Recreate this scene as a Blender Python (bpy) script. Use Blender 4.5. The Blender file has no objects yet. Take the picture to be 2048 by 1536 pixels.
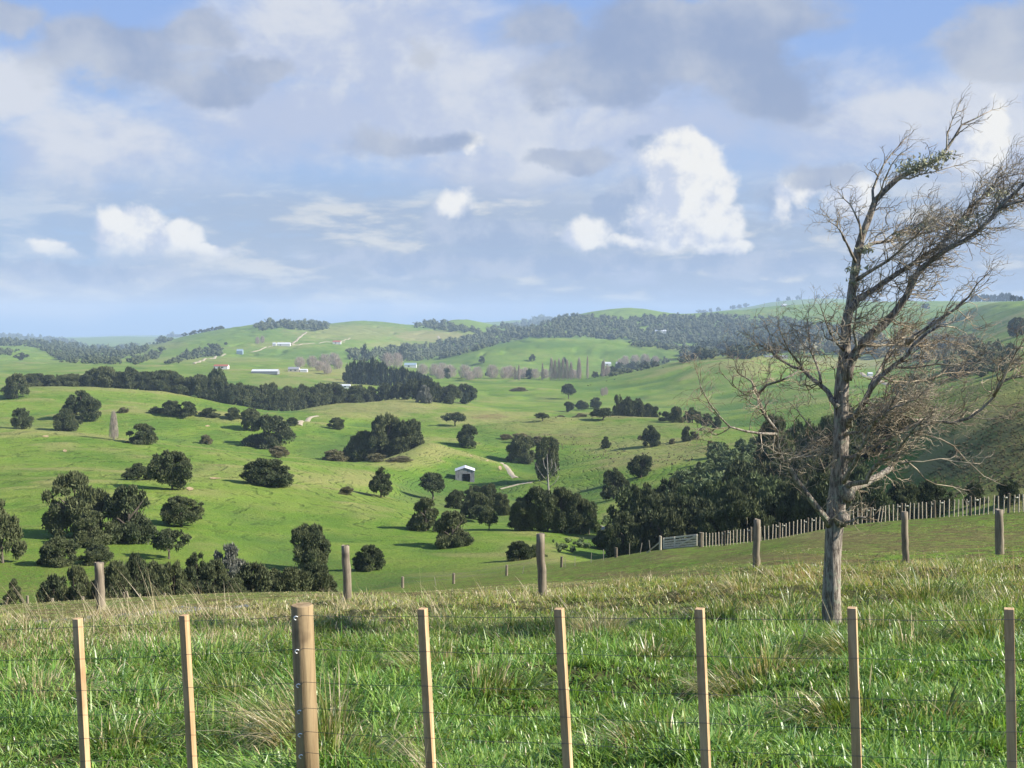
import bpy, math, random
import numpy as np
from mathutils import Vector, Matrix
random.seed(11); RNG = np.random.default_rng(11)
SC = bpy.context.scene; COL = SC.collection
R = math.radians

# ------------------------------------------------------------------ camera
F = 2400.0                      # focal length in photo pixels (2048 wide)
PITCH = math.atan(128.0 / F)    # looks a little down: horizon at row 640
cam_d = bpy.data.cameras.new('camera'); cam = bpy.data.objects.new('camera', cam_d); COL.objects.link(cam)
cam_d.sensor_width = 36.0; cam_d.lens = 36.0 * F / 2048.0
cam_d.clip_start = 0.1; cam_d.clip_end = 60000.0
cam.location = (0, 0, 0); cam.rotation_euler = (R(90) - PITCH, 0, 0)
SC.camera = cam

# ------------------------------------------------------------------ light and exposure
SUN_EL = 33.0
SUN_AZ = -9.0                   # degrees from +X towards +Y (negative: a little behind the camera)
sun_dir = Vector((math.cos(R(SUN_EL)) * math.cos(R(SUN_AZ)), math.cos(R(SUN_EL)) * math.sin(R(SUN_AZ)), math.sin(R(SUN_EL))))
sd = bpy.data.lights.new('sun', 'SUN'); sun = bpy.data.objects.new('sun', sd); COL.objects.link(sun)
sd.energy = 5.0; sd.angle = R(0.5); sd.color = (1.0, 0.94, 0.84)
sun.rotation_euler = (-sun_dir).to_track_quat('-Z', 'Y').to_euler()
VS = SC.view_settings
VS.view_transform = 'Standard'; VS.look = 'None'; VS.gamma = 1.0; VS.use_curve_mapping = False
VS.exposure = 0.95
SC.cycles.use_denoising = True; SC.cycles.denoiser = 'OPENIMAGEDENOISE'; SC.cycles.denoising_input_passes = 'RGB_ALBEDO_NORMAL'; SC.cycles.denoising_prefilter = 'ACCURATE'
SC.cycles.max_bounces = 5; SC.cycles.diffuse_bounces = 2; SC.cycles.glossy_bounces = 1
SC.cycles.transmission_bounces = 2; SC.cycles.transparent_max_bounces = 6; SC.cycles.volume_bounces = 0
SC.cycles.caustics_reflective = False; SC.cycles.caustics_refractive = False
SC.cycles.volume_step_rate = 10

# ------------------------------------------------------------------ tiny node expression builder
class NT:
    def __init__(s, tree): s.t = tree; s.n = tree.nodes; s.l = tree.links
    def put(s, sock, v):
        if isinstance(v, bpy.types.NodeSocket): s.l.new(v, sock)
        elif v is not None: sock.default_value = v
    def math(s, op, a, b=None, c=None, clamp=False):
        n = s.n.new('ShaderNodeMath'); n.operation = op; n.use_clamp = clamp
        for i, v in enumerate((a, b, c)):
            if v is not None: s.put(n.inputs[i], v)
        return n.outputs[0]
    def add(s, a, b): return s.math('ADD', a, b)
    def sub(s, a, b): return s.math('SUBTRACT', a, b)
    def mul(s, a, b): return s.math('MULTIPLY', a, b)
    def mx(s, a, b): return s.math('MAXIMUM', a, b)
    def vec(s, x=0.0, y=0.0, z=0.0):
        n = s.n.new('ShaderNodeCombineXYZ')
        for i, v in enumerate((x, y, z)): s.put(n.inputs[i], v)
        return n.outputs[0]
    def vm(s, op, a, b=None, scale=None):
        n = s.n.new('ShaderNodeVectorMath'); n.operation = op
        s.put(n.inputs[0], a)
        if b is not None: s.put(n.inputs[1], b)
        if scale is not None: s.put(n.inputs['Scale'], scale)
        return n.outputs['Value'] if op in ('LENGTH', 'DOT_PRODUCT') else n.outputs[0]
    def noise(s, v, scale, detail=4, rough=0.55, dist=0.0, col=False):
        n = s.n.new('ShaderNodeTexNoise')
        s.put(n.inputs['Vector'], v); s.put(n.inputs['Scale'], scale)
        n.inputs['Detail'].default_value = detail; n.inputs['Roughness'].default_value = rough; n.inputs['Distortion'].default_value = dist
        return n.outputs['Color'] if col else n.outputs['Fac']
    def ramp(s, v, a, b, lo=0.0, hi=1.0):
        n = s.n.new('ShaderNodeMapRange'); n.interpolation_type = 'SMOOTHSTEP'
        s.put(n.inputs['Value'], v)
        for k, q in zip(('From Min', 'From Max', 'To Min', 'To Max'), (a, b, lo, hi)): s.put(n.inputs[k], q)
        return n.outputs['Result']
    def mix(s, f, a, b, mode='MIX'):
        n = s.n.new('ShaderNodeMix'); n.data_type = 'RGBA'; n.blend_type = mode
        s.put(n.inputs['Factor'], f)
        for k, v in ((6, a), (7, b)):
            if isinstance(v, (tuple, list)): v = tuple(v) + ((1.0,) if len(v) == 3 else ())
            s.put(n.inputs[k], v)
        return n.outputs[2]

# ------------------------------------------------------------------ sky: Nishita sky with several decks of cloud
W = bpy.data.worlds.new('World'); SC.world = W; W.use_nodes = True
W.node_tree.nodes.clear(); w = NT(W.node_tree)
geo = w.n.new('ShaderNodeTexCoord'); D = geo.outputs['Generated']
sep = w.n.new('ShaderNodeSeparateXYZ'); w.put(sep.inputs[0], D)
sx, sy, sz = sep.outputs
hor = w.math('SQRT', w.add(w.mul(sx, sx), w.mul(sy, sy)))
az = w.math('ARCTAN2', sx, sy)
el = w.math('DIVIDE', sz, w.mx(hor, 0.05))
sky = w.n.new('ShaderNodeTexSky'); sky.sky_type = 'NISHITA'; sky.sun_disc = False
sky.sun_elevation = R(SUN_EL); sky.sun_rotation = R(90 - SUN_AZ); sky.altitude = 50; sky.air_density = 1.0; sky.dust_density = 0.6; sky.ozone_density = 1.5
def sky_at(px, py):     # photo pixel -> (azimuth, slope) of that direction
    b = (768 - py) / F; yc = math.cos(PITCH) + b * math.sin(PITCH)
    u = (px - 1024) / F / yc; v = (b * math.cos(PITCH) - math.sin(PITCH)) / yc
    a = math.atan(u); return a, v * math.cos(a)
P = w.vec(az, el, 0.0)
def warp(scale, amp, det):
    return w.vm('ADD', P, w.vm('SCALE', w.vm('SUBTRACT', w.noise(P, scale, det, 0.6, col=True), (0.5, 0.5, 0.5)), scale=amp))
Pw = warp(8.0, 0.085, 6)                      # softly warped, ragged
Pc = warp(34.0, 0.024, 5)                     # crinkled, for cumulus edges
def blobs(pos, items, off=(0, 0)):
    """highest of a set of soft ellipses; chained so that each waits for the one before"""
    s_ = w.n.new('ShaderNodeSeparateXYZ'); w.put(s_.inputs[0], pos); out = -1.0
    for (cx, cy, rx, ry, st) in items:
        a, e = sky_at(cx, cy); kx, ky = F / rx, F / ry
        n = w.n.new('ShaderNodeVectorMath'); n.operation = 'MULTIPLY_ADD'
        w.put(n.inputs[0], w.vec(s_.outputs[0], s_.outputs[1], out)); n.inputs[1].default_value = (kx, ky, 1e-7); n.inputs[2].default_value = ((off[0] - a) * kx, (off[1] - e) * ky, 0)
        g = w.n.new('ShaderNodeMath'); g.operation = 'MULTIPLY_ADD'; w.put(g.inputs[0], w.vm('LENGTH', n.outputs[0])); g.inputs[1].default_value = -st; g.inputs[2].default_value = st
        out = w.mx(out, g.outputs[0])
    return out
Ps = w.vm('MULTIPLY', P, (1.0, 1.6, 1.0))
nA = w.noise(Ps, 6.0, 7, 0.60, 0.3)
nB = w.noise(w.vm('ADD', Ps, (3.1, 1.7, 5.0)), 11.0, 7, 0.60, 0.3)
PC0 = w.vm('ADD', P, (7.3, 2.2, 1.0)); nC = w.noise(PC0, 26.0, 6, 0.6)
K = 10.0 / (2.0 ** 0.95)            # background strength 0.1, exposure 0.95
def c(r, g, b):                     # displayed sRGB -> radiance before the 0.1
    return tuple(K * ((q / 255.0 + 0.055) / 1.055) ** 2.4 for q in (r, g, b))
base = w.mix(1.0, sky.outputs[0], (0.82, 0.93, 1.16), 'MULTIPLY')
low_blue = w.mix(w.ramp(el, 0.0, 0.30), c(168, 196, 230), c(146, 178, 232))
base = w.mix(w.ramp(el, 0.75, 0.35), base, low_blue)
# pale broken veil
veil_b = blobs(Pw, [(700, 90, 330, 130, 1.2), (900, 210, 330, 150, 1.2), (600, 250, 300, 90, .9), (180, 300, 300, 70, .6), (1330, 260, 560, 120, .7), (1130, 560, 900, 70, .8), (1800, 250, 380, 80, .7),
                    (1010, 360, 200, 60, .9), (40, 160, 90, 60, .8), (1990, 330, 150, 200, .8), (180, 580, 360, 50, .8), (1850, 480, 300, 110, .6), (1060, 430, 170, 60, .8)])
veil = w.ramp(w.add(veil_b, w.mul(w.sub(nA, 0.5), 2.1)), -0.36, 0.50, 0.0, 0.95)
vcol = w.mix(w.ramp(w.add(nA, w.mul(w.sub(nC, 0.5), 0.3)), 0.42, 0.62), c(188, 199, 224), c(218, 222, 231))
col = w.mix(veil, base, vcol)
# bank of broken streaks above the horizon
bank_n = w.noise(w.vm('MULTIPLY', P, (1.0, 3.6, 1.0)), 11.0, 6, 0.60, 0.2)
bank = w.mul(w.ramp(bank_n, 0.26, 0.48), w.mul(w.ramp(el, 0.004, 0.022), w.ramp(el, 0.13, 0.085)))
bcol = w.mix(w.ramp(bank_n, 0.48, 0.64), c(168, 184, 208), c(218, 220, 221))
col = w.mix(w.mul(bank, w.ramp(az, -0.42, -0.12, 0.5, 0.95)), col, bcol)
# grey-blue shaded clouds standing behind and under the towers
grb_items = [(1270, 430, 95, 90, .9), (900, 440, 60, 60, .9), (1200, 410, 36, 30, .9), (1020, 470, 150, 50, .8), (1580, 400, 80, 50, .6), (1290, 285, 50, 22, .6), (1000, 530, 420, 34, .9), (180, 545, 270, 26, .8), (1480, 530, 240, 30, .8), (720, 515, 130, 28, .7)]
grb = w.ramp(w.add(blobs(Pc, grb_items), w.mul(w.sub(nB, 0.5), 0.9)), 0.0, 0.34, 0.0, 0.85)
col = w.mix(grb, col, w.mix(w.ramp(nC, 0.4, 0.62), c(160, 178, 208), c(186, 197, 218)))
# white cumulus, crisp edges, light from the right
cum_items = [(262, 462, 78, 62, 1.5), (350, 488, 72, 50, 1.5), (412, 508, 56, 26, 1.2), (300, 502, 120, 34, 1.3), (100, 494, 46, 22, .9), (130, 508, 48, 16, .9),
             (1365, 320, 88, 70, 1.6), (1385, 390, 98, 80, 1.7), (1425, 450, 80, 60, 1.6), (1340, 440, 104, 62, 1.3), (1440, 486, 66, 26, 1.3),
             (1172, 468, 60, 38, .9), (916, 400, 44, 34, .6), (1606, 380, 60, 36, .8), (1700, 385, 62, 48, .8), (1560, 400, 24, 60, .6), (1988, 250, 34, 60, .85), (1955, 300, 56, 50, .8),
             (940, 282, 40, 24, .6), (1275, 486, 130, 18, .5), (590, 545, 5, 4, .4)]
LX, LY = 0.0120, 0.0050
nC2 = w.noise(w.vm('ADD', PC0, (LX, LY, 0.0)), 26.0, 6, 0.6)
f0 = blobs(Pc, cum_items); f1 = blobs(Pc, cum_items[:20], (LX, LY))
cum_f = w.add(f0, w.mul(w.sub(nC, 0.5), 1.0))
cum = w.mul(w.ramp(cum_f, -0.04, 0.42), w.ramp(w.add(el, w.mul(w.sub(nB, 0.5), 0.03)), 0.038, 0.062))
cum_lit = w.ramp(w.add(w.mul(w.sub(f0, f1), 0.34), w.add(w.mul(w.sub(nC, nC2), 2.6), w.mul(w.sub(nC, 0.5), 0.5))), -0.46, 0.34)
col = w.mix(cum, col, w.mix(cum_lit, c(200, 209, 229), c(245, 244, 241)))
# soft grey clouds in front
gry_items = [(250, 110, 190, 95, 1.3), (410, 70, 66, 56, 1.2), (420, 190, 110, 40, .9), (520, 150, 62, 34, .9), (0, 20, 110, 46, 1.0),
             (1290, 110, 250, 120, 1.2), (1500, 140, 210, 110, 1.1), (1400, 30, 330, 70, 1.1), (1090, 50, 110, 80, .8), (840, 110, 46, 50, .8),
             (2020, 90, 160, 75, 1.3), (820, 305, 140, 36, 1.0), (1145, 330, 105, 28, 1.2), (1650, 345, 110, 30, .9)]
gry = w.ramp(w.add(blobs(Pw, gry_items), w.mul(w.sub(nB, 0.5), 1.9)), -0.06, 0.50, 0.0, 0.90)
glow = w.ramp(w.noise(w.vm('ADD', P, (1.0, 9.0, 3.0)), 8.0, 5, 0.58), 0.36, 0.66)
col = w.mix(gry, col, w.mix(glow, c(152, 168, 198), c(196, 202, 214)))
col = w.mix(w.ramp(el, 0.012, -0.01), col, c(160, 192, 228))
bg = w.n.new('ShaderNodeBackground'); w.put(bg.inputs[0], col); bg.inputs[1].default_value = 0.1
wo = w.n.new('ShaderNodeOutputWorld'); w.l.new(bg.outputs[0], wo.inputs[0])
W.cycles.sampling_method = 'MANUAL'; W.cycles.sample_map_resolution = 512

# ------------------------------------------------------------------ helpers
def link(o, parent=None):
    COL.objects.link(o)
    if parent is not None: o.parent = parent
    return o
def tag(o, label=None, cat=None, group=None, kind=None):
    if label: o['label'] = label
    if cat: o['category'] = cat
    if group: o['group'] = group
    if kind: o['kind'] = kind
    return o
def empty(name, loc, rz=0.0):
    o = bpy.data.objects.new(name, None); o.empty_display_size = 0.3
    o.location = loc; o.rotation_euler = (0, 0, rz); return link(o)
def np_mesh(name, V, Fc, mat=None, smooth=False, attrs=None):
    """V (n,3); Fc (m,3) or (m,4) int array, or a list of such arrays"""
    me = bpy.data.meshes.new(name); V = np.asarray(V, np.float32)
    Fs = [np.asarray(f, np.int32) for f in (Fc if isinstance(Fc, list) else [Fc]) if len(f)]
    me.vertices.add(len(V)); me.vertices.foreach_set('co', V.ravel())
    nl = sum(f.size for f in Fs); nf = sum(len(f) for f in Fs)
    me.loops.add(nl); me.polygons.add(nf)
    me.loops.foreach_set('vertex_index', np.concatenate([f.ravel() for f in Fs]))
    sizes = np.concatenate([np.full(len(f), f.shape[1], np.int32) for f in Fs])
    me.polygons.foreach_set('loop_start', np.concatenate([[0], np.cumsum(sizes)[:-1]]).astype(np.int32))
    me.polygons.foreach_set('use_smooth', np.full(nf, smooth))
    if attrs:
        for k, a in attrs.items():
            at_ = me.attributes.new(k, 'FLOAT_COLOR' if a.ndim == 2 else 'FLOAT', 'POINT')
            if a.ndim == 2:
                if a.shape[1] == 3: a = np.hstack([a, np.ones((len(a), 1))])
                at_.data.foreach_set('color', a.astype(np.float32).ravel())
            else: at_.data.foreach_set('value', a.astype(np.float32))
    me.update(calc_edges=True)
    if mat: me.materials.append(mat)
    return me
def mobj(name, me, parent=None): return link(bpy.data.objects.new(name, me), parent)

class MB:
    """collects boxes, tubes and prisms, built as ONE mesh object"""
    def __init__(s): s.v = []; s.f = []; s.n = 0
    def raw(s, V, Fc):
        V = np.asarray(V, float); s.v.append(V); s.f += [tuple(int(i) + s.n for i in f) for f in Fc]; s.n += len(V); return s
    def box(s, c_, size, M=None, jit=0.0):
        hx, hy, hz = [q / 2 for q in size]
        V = np.array([[x, y, z] for z in (-hz, hz) for y in (-hy, hy) for x in (-hx, hx)])
        if jit: V += RNG.uniform(-jit, jit, V.shape)
        if M is not None: V = V @ np.array(M.to_3x3()).T
        V = V + np.array(c_)
        return s.raw(V, [(0, 2, 3, 1), (4, 5, 7, 6), (0, 1, 5, 4), (2, 6, 7, 3), (0, 4, 6, 2), (1, 3, 7, 5)])
    def bar(s, a, b, w_, h_, up=(0, 0, 1)):
        a = Vector(a); b = Vector(b); d = (b - a); ln = d.length; d.normalize()
        sd_ = d.cross(Vector(up));
        if sd_.length < 1e-4: sd_ = Vector((1, 0, 0))
        sd_.normalize(); u_ = sd_.cross(d)
        M = Matrix((sd_, d, u_)).transposed()
        return s.box(tuple((a + b) / 2), (w_, ln, h_), M)
    def tube(s, pts, rad, n=8, wob_=0.0, cap=True):
        pts = [Vector(p) for p in pts]
        if not hasattr(rad, '__len__'): rad = [rad] * len(pts)
        ref = Vector((0.31, 0.92, 0.23)); V = []; off = RNG.uniform(0, 6.28)
        for i, p in enumerate(pts):
            d = (pts[min(i + 1, len(pts) - 1)] - pts[max(i - 1, 0)]).normalized()
            x = d.cross(ref);
            if x.length < 0.05: x = d.cross(Vector((1, 0, 0)))
            x.normalize(); y = d.cross(x); ref = x.cross(d) if abs(d.dot(ref)) < 0.9 else ref
            for k in range(n):
                t = 2 * math.pi * k / n; q = rad[i] * (1 + (wob_ * math.sin(3 * t + off + i * .7) if wob_ else 0) + (RNG.uniform(-wob_, wob_) * .6 if wob_ else 0))
                V.append(p + x * math.cos(t) * q + y * math.sin(t) * q)
        Fc = [(i * n + k, i * n + (k + 1) % n, (i + 1) * n + (k + 1) % n, (i + 1) * n + k) for i in range(len(pts) - 1) for k in range(n)]
        if cap: Fc += [tuple(range(n - 1, -1, -1)), tuple((len(pts) - 1) * n + k for k in range(n))]
        return s.raw([tuple(v) for v in V], Fc)
    def build(s, name, mat, parent=None, smooth=False, bevel=0.0):
        me = bpy.data.meshes.new(name); me.from_pydata(np.concatenate(s.v).tolist(), [], s.f); me.update()
        if mat: me.materials.append(mat)
        if smooth: me.polygons.foreach_set('use_smooth', [True] * len(me.polygons))
        o = mobj(name, me, parent)
        if bevel:
            m = o.modifiers.new('bevel', 'BEVEL'); m.width = bevel; m.segments = 2; m.limit_method = 'ANGLE'
        return o

# lattice noise for shapes
_T = RNG.random((256, 256))
def vnoise(x, y):
    xi = np.floor(x).astype(int); yi = np.floor(y).astype(int); fx = x - xi; fy = y - yi
    fx = fx * fx * (3 - 2 * fx); fy = fy * fy * (3 - 2 * fy)
    g = lambda a, b: _T[a & 255, b & 255]
    return (g(xi, yi) * (1 - fx) + g(xi + 1, yi) * fx) * (1 - fy) + (g(xi, yi + 1) * (1 - fx) + g(xi + 1, yi + 1) * fx) * fy
def fbm(x, y, o=4):
    s_ = 0; a = 1; t = 0
    for i in range(o):
        s_ = s_ + a * vnoise(x * 2 ** i + 17.3 * i, y * 2 ** i + 5.1 * i); t += a; a *= 0.5
    return s_ / t - 0.5
def sstep(x, a, b):
    t = np.clip((x - a) / (b - a), 0, 1); return t * t * (3 - 2 * t)
# ------------------------------------------------------------------ photo pixel <-> direction
CP, SP = math.cos(PITCH), math.sin(PITCH)
def uv(px, py):
    b = (768 - np.asarray(py, float)) / F; yc = CP + b * SP
    return (np.asarray(px, float) - 1024) / F / yc, (b * CP - SP) / yc
def unuv(u, v):
    # inverse: world slopes -> pixel
    b = (v * CP + SP) / (CP - v * SP); yc = CP + b * SP
    return 1024 + F * u * yc, 768 - F * b
def at(px, py, Y):
    u, v = uv(px, py); return Vector((float(u) * Y, Y, float(v) * Y))

# ------------------------------------------------------------------ terrain: lines of equal storey through the valley (px, py, distance)
def zc(d, zl, zm, zr):     # near lines given as heights left / centre / right
    out = []
    for px, z in ((0, zl), (1024, zm), (2048, zr)):
        out.append((px, 640 - F * z / d, d))
    return out
LINES = [
 zc(1.0, -1.75, -1.70, -1.65),
 zc(6.5, -2.92, -2.74, -2.52),
 [(0,1286,16),(600,1283,16),(1024,1277,16),(1660,1258,16),(2048,1236,16)],
 [(0,1240,27),(202,1236,27),(691,1206,26),(1080,1200,25),(1513,1147,28.5),(1808,1127,30),(2048,1104,34)],
 [(0,1212,46),(200,1198,46),(600,1185,48),(800,1186,55),(1000,1170,60),(1200,1155,65),(1400,1128,62),(1600,1095,56),(2048,1066,50)],
 [(0,1216,70),(400,1203,75),(600,1192,90),(805,1176,118),(907,1167,120),(1013,1151,122),(1123,1134,122),(1232,1113,118),(1320,1101,100),(1400,1095,98),(1500,1085,95),(1700,1052,85),(1900,1036,78),(2048,1024,72)],
 [(0,1212,150),(400,1200,150),(600,1194,160),(700,1172,180),(800,1145,195),(1000,1118,205),(1100,1108,210),(1200,1110,230),(1400,1112,210),(1700,1085,190),(2048,1070,160)],
 [(0,1130,185),(400,1122,200),(600,1120,215),(800,1090,235),(1000,1062,270),(1100,1066,270),(1200,1052,290),(1400,1040,300),(1600,1040,280),(1800,1000,235),(2048,960,200)],
 [(0,945,330),(130,945,330),(250,953,335),(430,963,340),(590,972,345),(700,985,345),(760,996,350),(850,1015,350),(950,1035,345),(1050,1038,335),(1150,1028,340),(1250,1000,360),(1400,960,380),(1600,930,370),(1750,890,340),(1850,850,310),(2048,790,280)],
 [(0,958,385),(400,976,395),(600,990,400),(700,1000,400),(850,1004,420),(950,992,450),(1050,988,450),(1200,985,430),(1400,940,430),(1600,915,430),(1750,875,400),(2048,770,340)],
 [(0,920,440),(200,925,450),(400,935,450),(600,945,455),(750,960,470),(850,962,520),(930,958,550),(1050,955,545),(1150,948,520),(1250,935,500),(1400,920,500),(1600,895,500),(1800,845,450),(2048,752,400)],
 [(0,880,500),(60,870,520),(240,880,520),(300,889,520),(400,900,525),(520,911,530),(600,917,540),(700,926,550),(800,915,580),(850,888,620),(900,900,620),(960,916,612),(1050,943,592),(1120,935,590),(1250,915,580),(1400,900,570),(1600,870,570),(1800,825,500),(2048,742,430)],
 [(0,866,560),(240,892,560),(400,908,570),(600,925,590),(700,925,625),(850,900,660),(960,922,660),(1050,940,650),(1200,915,640),(1400,890,640),(1600,865,640),(1800,820,560),(2048,745,470)],
 [(0,850,640),(240,868,640),(400,885,650),(520,890,660),(660,890,680),(800,882,700),(900,885,720),(1000,895,720),(1100,900,710),(1250,885,720),(1400,870,720),(1600,855,720),(1800,812,650),(2048,742,560)],
 [(0,838,700),(60,838,700),(150,830,720),(236,826,740),(328,830,740),(396,831,745),(478,836,750),(550,846,760),(660,855,780),(760,863,800),(900,860,820),(1000,852,850),(1060,842,870),(1110,838,880),(1190,835,880),(1270,837,880),(1350,842,870),(1440,860,850),(1600,850,840),(1800,802,760),(2048,738,650)],
 [(0,840,780),(240,838,800),(400,842,820),(480,846,830),(660,852,860),(760,855,880),(900,850,900),(1000,846,930),(1110,846,950),(1270,846,950),(1440,856,930),(1600,845,900),(1800,798,850),(2048,732,750)],
 [(0,800,880),(240,808,900),(400,820,920),(590,835,930),(700,830,960),(830,830,1000),(1000,834,1020),(1110,832,1050),(1270,832,1060),(1440,840,1050),(1600,820,1000),(1800,788,950),(2048,727,850)],
 [(0,778,1000),(60,775,1000),(200,776,1010),(330,785,1020),(400,798,1030),(470,811,1040),(590,823,1050),(650,812,1100),(720,803,1150),(830,798,1180),(880,805,1180),(1000,822,1180),(1100,822,1200),(1250,825,1220),(1440,828,1200),(1600,800,1150),(1800,770,1100),(2048,715,1000)],
 [(0,784,1150),(330,792,1150),(590,824,1160),(720,808,1250),(830,800,1280),(900,800,1280),(1000,812,1300),(1250,815,1320),(1440,815,1300),(1600,790,1250),(1800,765,1200),(2048,708,1100)],
 [(0,755,1500),(330,772,1500),(600,785,1500),(750,785,1550),(900,780,1600),(1000,783,1600),(1250,785,1600),(1440,770,1550),(1600,760,1500),(1800,750,1450),(2048,690,1300)],
 [(0,742,1900),(400,737,1900),(700,747,1900),(900,765,1900),(1000,762,2000),(1200,758,1900),(1300,743,1850),(1400,728,1800),(1500,722,1750),(1600,735,1800),(1800,735,1800),(2048,672,1600)],
 [(0,730,2300),(400,724,2300),(700,735,2300),(900,750,2300),(1000,752,2300),(1180,752,2150),(1280,740,2050),(1360,724,1980),(1430,716,1930),(1500,713,1930),(1600,725,1950),(1800,735,2000),(2048,652,1900)],
 [(0,726,2600),(400,719,2600),(700,725,2600),(900,742,2600),(1000,748,2600),(1200,749,2600),(1300,744,2500),(1420,728,2400),(1500,722,2400),(1600,730,2400),(1800,725,2500),(2048,632,2300)],
 [(0,713,3000),(250,722,3000),(400,714,3000),(560,716,3000),(700,718,3000),(850,735,3000),(1000,728,3000),(1200,732,3000),(1440,722,2900),(1600,715,2900),(1800,690,3000),(2048,614,2700)],
 [(0,700,3400),(250,712,3400),(400,694,3400),(560,692,3400),(700,700,3400),(800,724,3300),(880,718,3400),(950,702,3400),(1040,682,3500),(1100,679,3500),(1250,685,3500),(1400,701,3400),(1500,700,3400),(1700,680,3500),(1900,640,3500),(1960,612,3400),(2048,603,3200)],
 [(0,698,3800),(250,706,3900),(400,682,3900),(560,674,3900),(700,684,3900),(880,712,3900),(950,706,3900),(1040,690,4000),(1250,692,4000),(1400,700,4000),(1700,665,4000),(1960,617,4000),(2048,608,4000)],
 [(0,688,4500),(100,694,4500),(200,704,4600),(260,700,4600),(320,686,4700),(400,668,4700),(470,657,4700),(560,650,4700),(640,656,4700),(720,655,4800),(850,662,4800),(900,660,4800),(1000,672,4800),(1100,652,4800),(1300,655,4800),(1600,640,4800),(1960,614,4800),(2048,606,4800)],
 [(0,682,5200),(150,694,5200),(220,703,5400),(300,692,5600),(400,670,5600),(470,656,5500),(560,647,5500),(640,650,5600),(720,642,5600),(800,647,5600),(850,652,5600),(920,638,6000),(980,648,6000),(1040,660,6000),(1130,634,6000),(1200,620,6000),(1270,615,6000),(1350,628,6000),(1450,624,6000),(1560,613,6000),(1640,608,6200),(1800,604,6200),(2048,603,6200)],
 [(0,690,8000),(250,697,8000),(500,672,8000),(700,662,8000),(1000,668,8000),(1300,640,8000),(1600,624,8000),(2048,615,8000)],
 [(0,678,13000),(150,678,13000),(250,675,13000),(300,676,13000),(500,668,13000),(700,660,13000),(980,645,13000),(1060,641,13000),(1150,646,13000),(1350,632,13000),(1480,618,13000),(1540,606,13000),(1600,600,13000),(1660,598,13000),(1720,602,13000),(1800,610,13000),(2048,620,13000)],
 [(0,682,17000),(1000,660,17000),(1600,625,17000),(2048,640,17000)],
]
UG = np.linspace(-1.3, 1.3, 1700)
def pchip1(xq, x, y):
    h = np.diff(x); s = np.diff(y) / h; m = np.zeros(len(x)); a, b = s[:-1], s[1:]
    m[1:-1] = (a * h[1:] + b * h[:-1]) / (h[1:] + h[:-1])       # smooth, allowed to overshoot a little
    k = np.clip(np.searchsorted(x, xq) - 1, 0, len(x) - 2); t = np.clip((xq - x[k]) / h[k], 0, 1)
    return (2*t**3 - 3*t**2 + 1) * y[k] + (t**3 - 2*t**2 + t) * m[k] * h[k] + (-2*t**3 + 3*t**2) * y[k+1] + (t**3 - t**2) * m[k+1] * h[k]
def build_table():
    Dt, Zt = [], []
    ker = np.exp(-0.5 * (np.arange(-9, 10) / 4.5) ** 2); ker /= ker.sum()
    prev = None
    for li, ln in enumerate(LINES):
        px = np.array([q[0] for q in ln], float); py = np.array([q[1] for q in ln], float) + {9: 11, 12: 9, 15: 9, 18: 6}.get(li, 0); d = np.array([q[2] for q in ln], float)
        sl, sr = (py[1] - py[0]) / (px[1] - px[0]), (py[-1] - py[-2]) / (px[-1] - px[-2])
        px = np.concatenate([[px[0] - 1800, px[0] - 500], px, [px[-1] + 500, px[-1] + 1800]])
        py = np.concatenate([[py[0] - sl * 200] * 2, py, [py[-1] + sr * 240] * 2]); d = np.concatenate([[d[0]] * 2, d, [d[-1]] * 2])
        u, v = uv(px, py)
        vi = pchip1(UG, u, v); di = pchip1(UG, u, d)
        sm = lambda a: np.convolve(np.pad(a, 9, mode='edge'), ker, 'valid')
        vi, di = sm(vi), sm(di)
        if prev is not None: di = np.maximum(di, prev * 1.015)
        prev = di; Dt.append(di); Zt.append(vi * di)
    return np.array(Dt).T, np.array(Zt).T         # (nu, K)
DT, ZT = build_table(); KN = DT.shape[1]
HH = np.diff(DT, axis=1); SL = np.diff(ZT, axis=1) / HH
MM = np.zeros_like(ZT)
a_, b_ = SL[:, :-1], SL[:, 1:]; w1 = 2 * HH[:, 1:] + HH[:, :-1]; w2 = HH[:, 1:] + 2 * HH[:, :-1]
with np.errstate(divide='ignore', invalid='ignore'):
    hm = (w1 + w2) / (w1 / a_ + w2 / b_)
MM[:, 1:-1] = np.where(a_ * b_ > 0, hm, 0.0); MM[:, 0] = SL[:, 0]; MM[:, -1] = SL[:, -1]
def _pch(iu, d):
    Dk = DT[iu]; k = np.clip((d[:, None] >= Dk).sum(1) - 1, 0, KN - 2); r = np.arange(len(d))
    d0 = Dk[r, k]; h = HH[iu, k]; t = np.clip((d - d0) / h, 0, 1)
    z0 = ZT[iu, k]; z1 = ZT[iu, k + 1]; m0 = MM[iu, k] * h; m1 = MM[iu, k + 1] * h
    return (2 * t**3 - 3 * t**2 + 1) * z0 + (t**3 - 2 * t**2 + t) * m0 + (-2 * t**3 + 3 * t**2) * z1 + (t**3 - t**2) * m1
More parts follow.
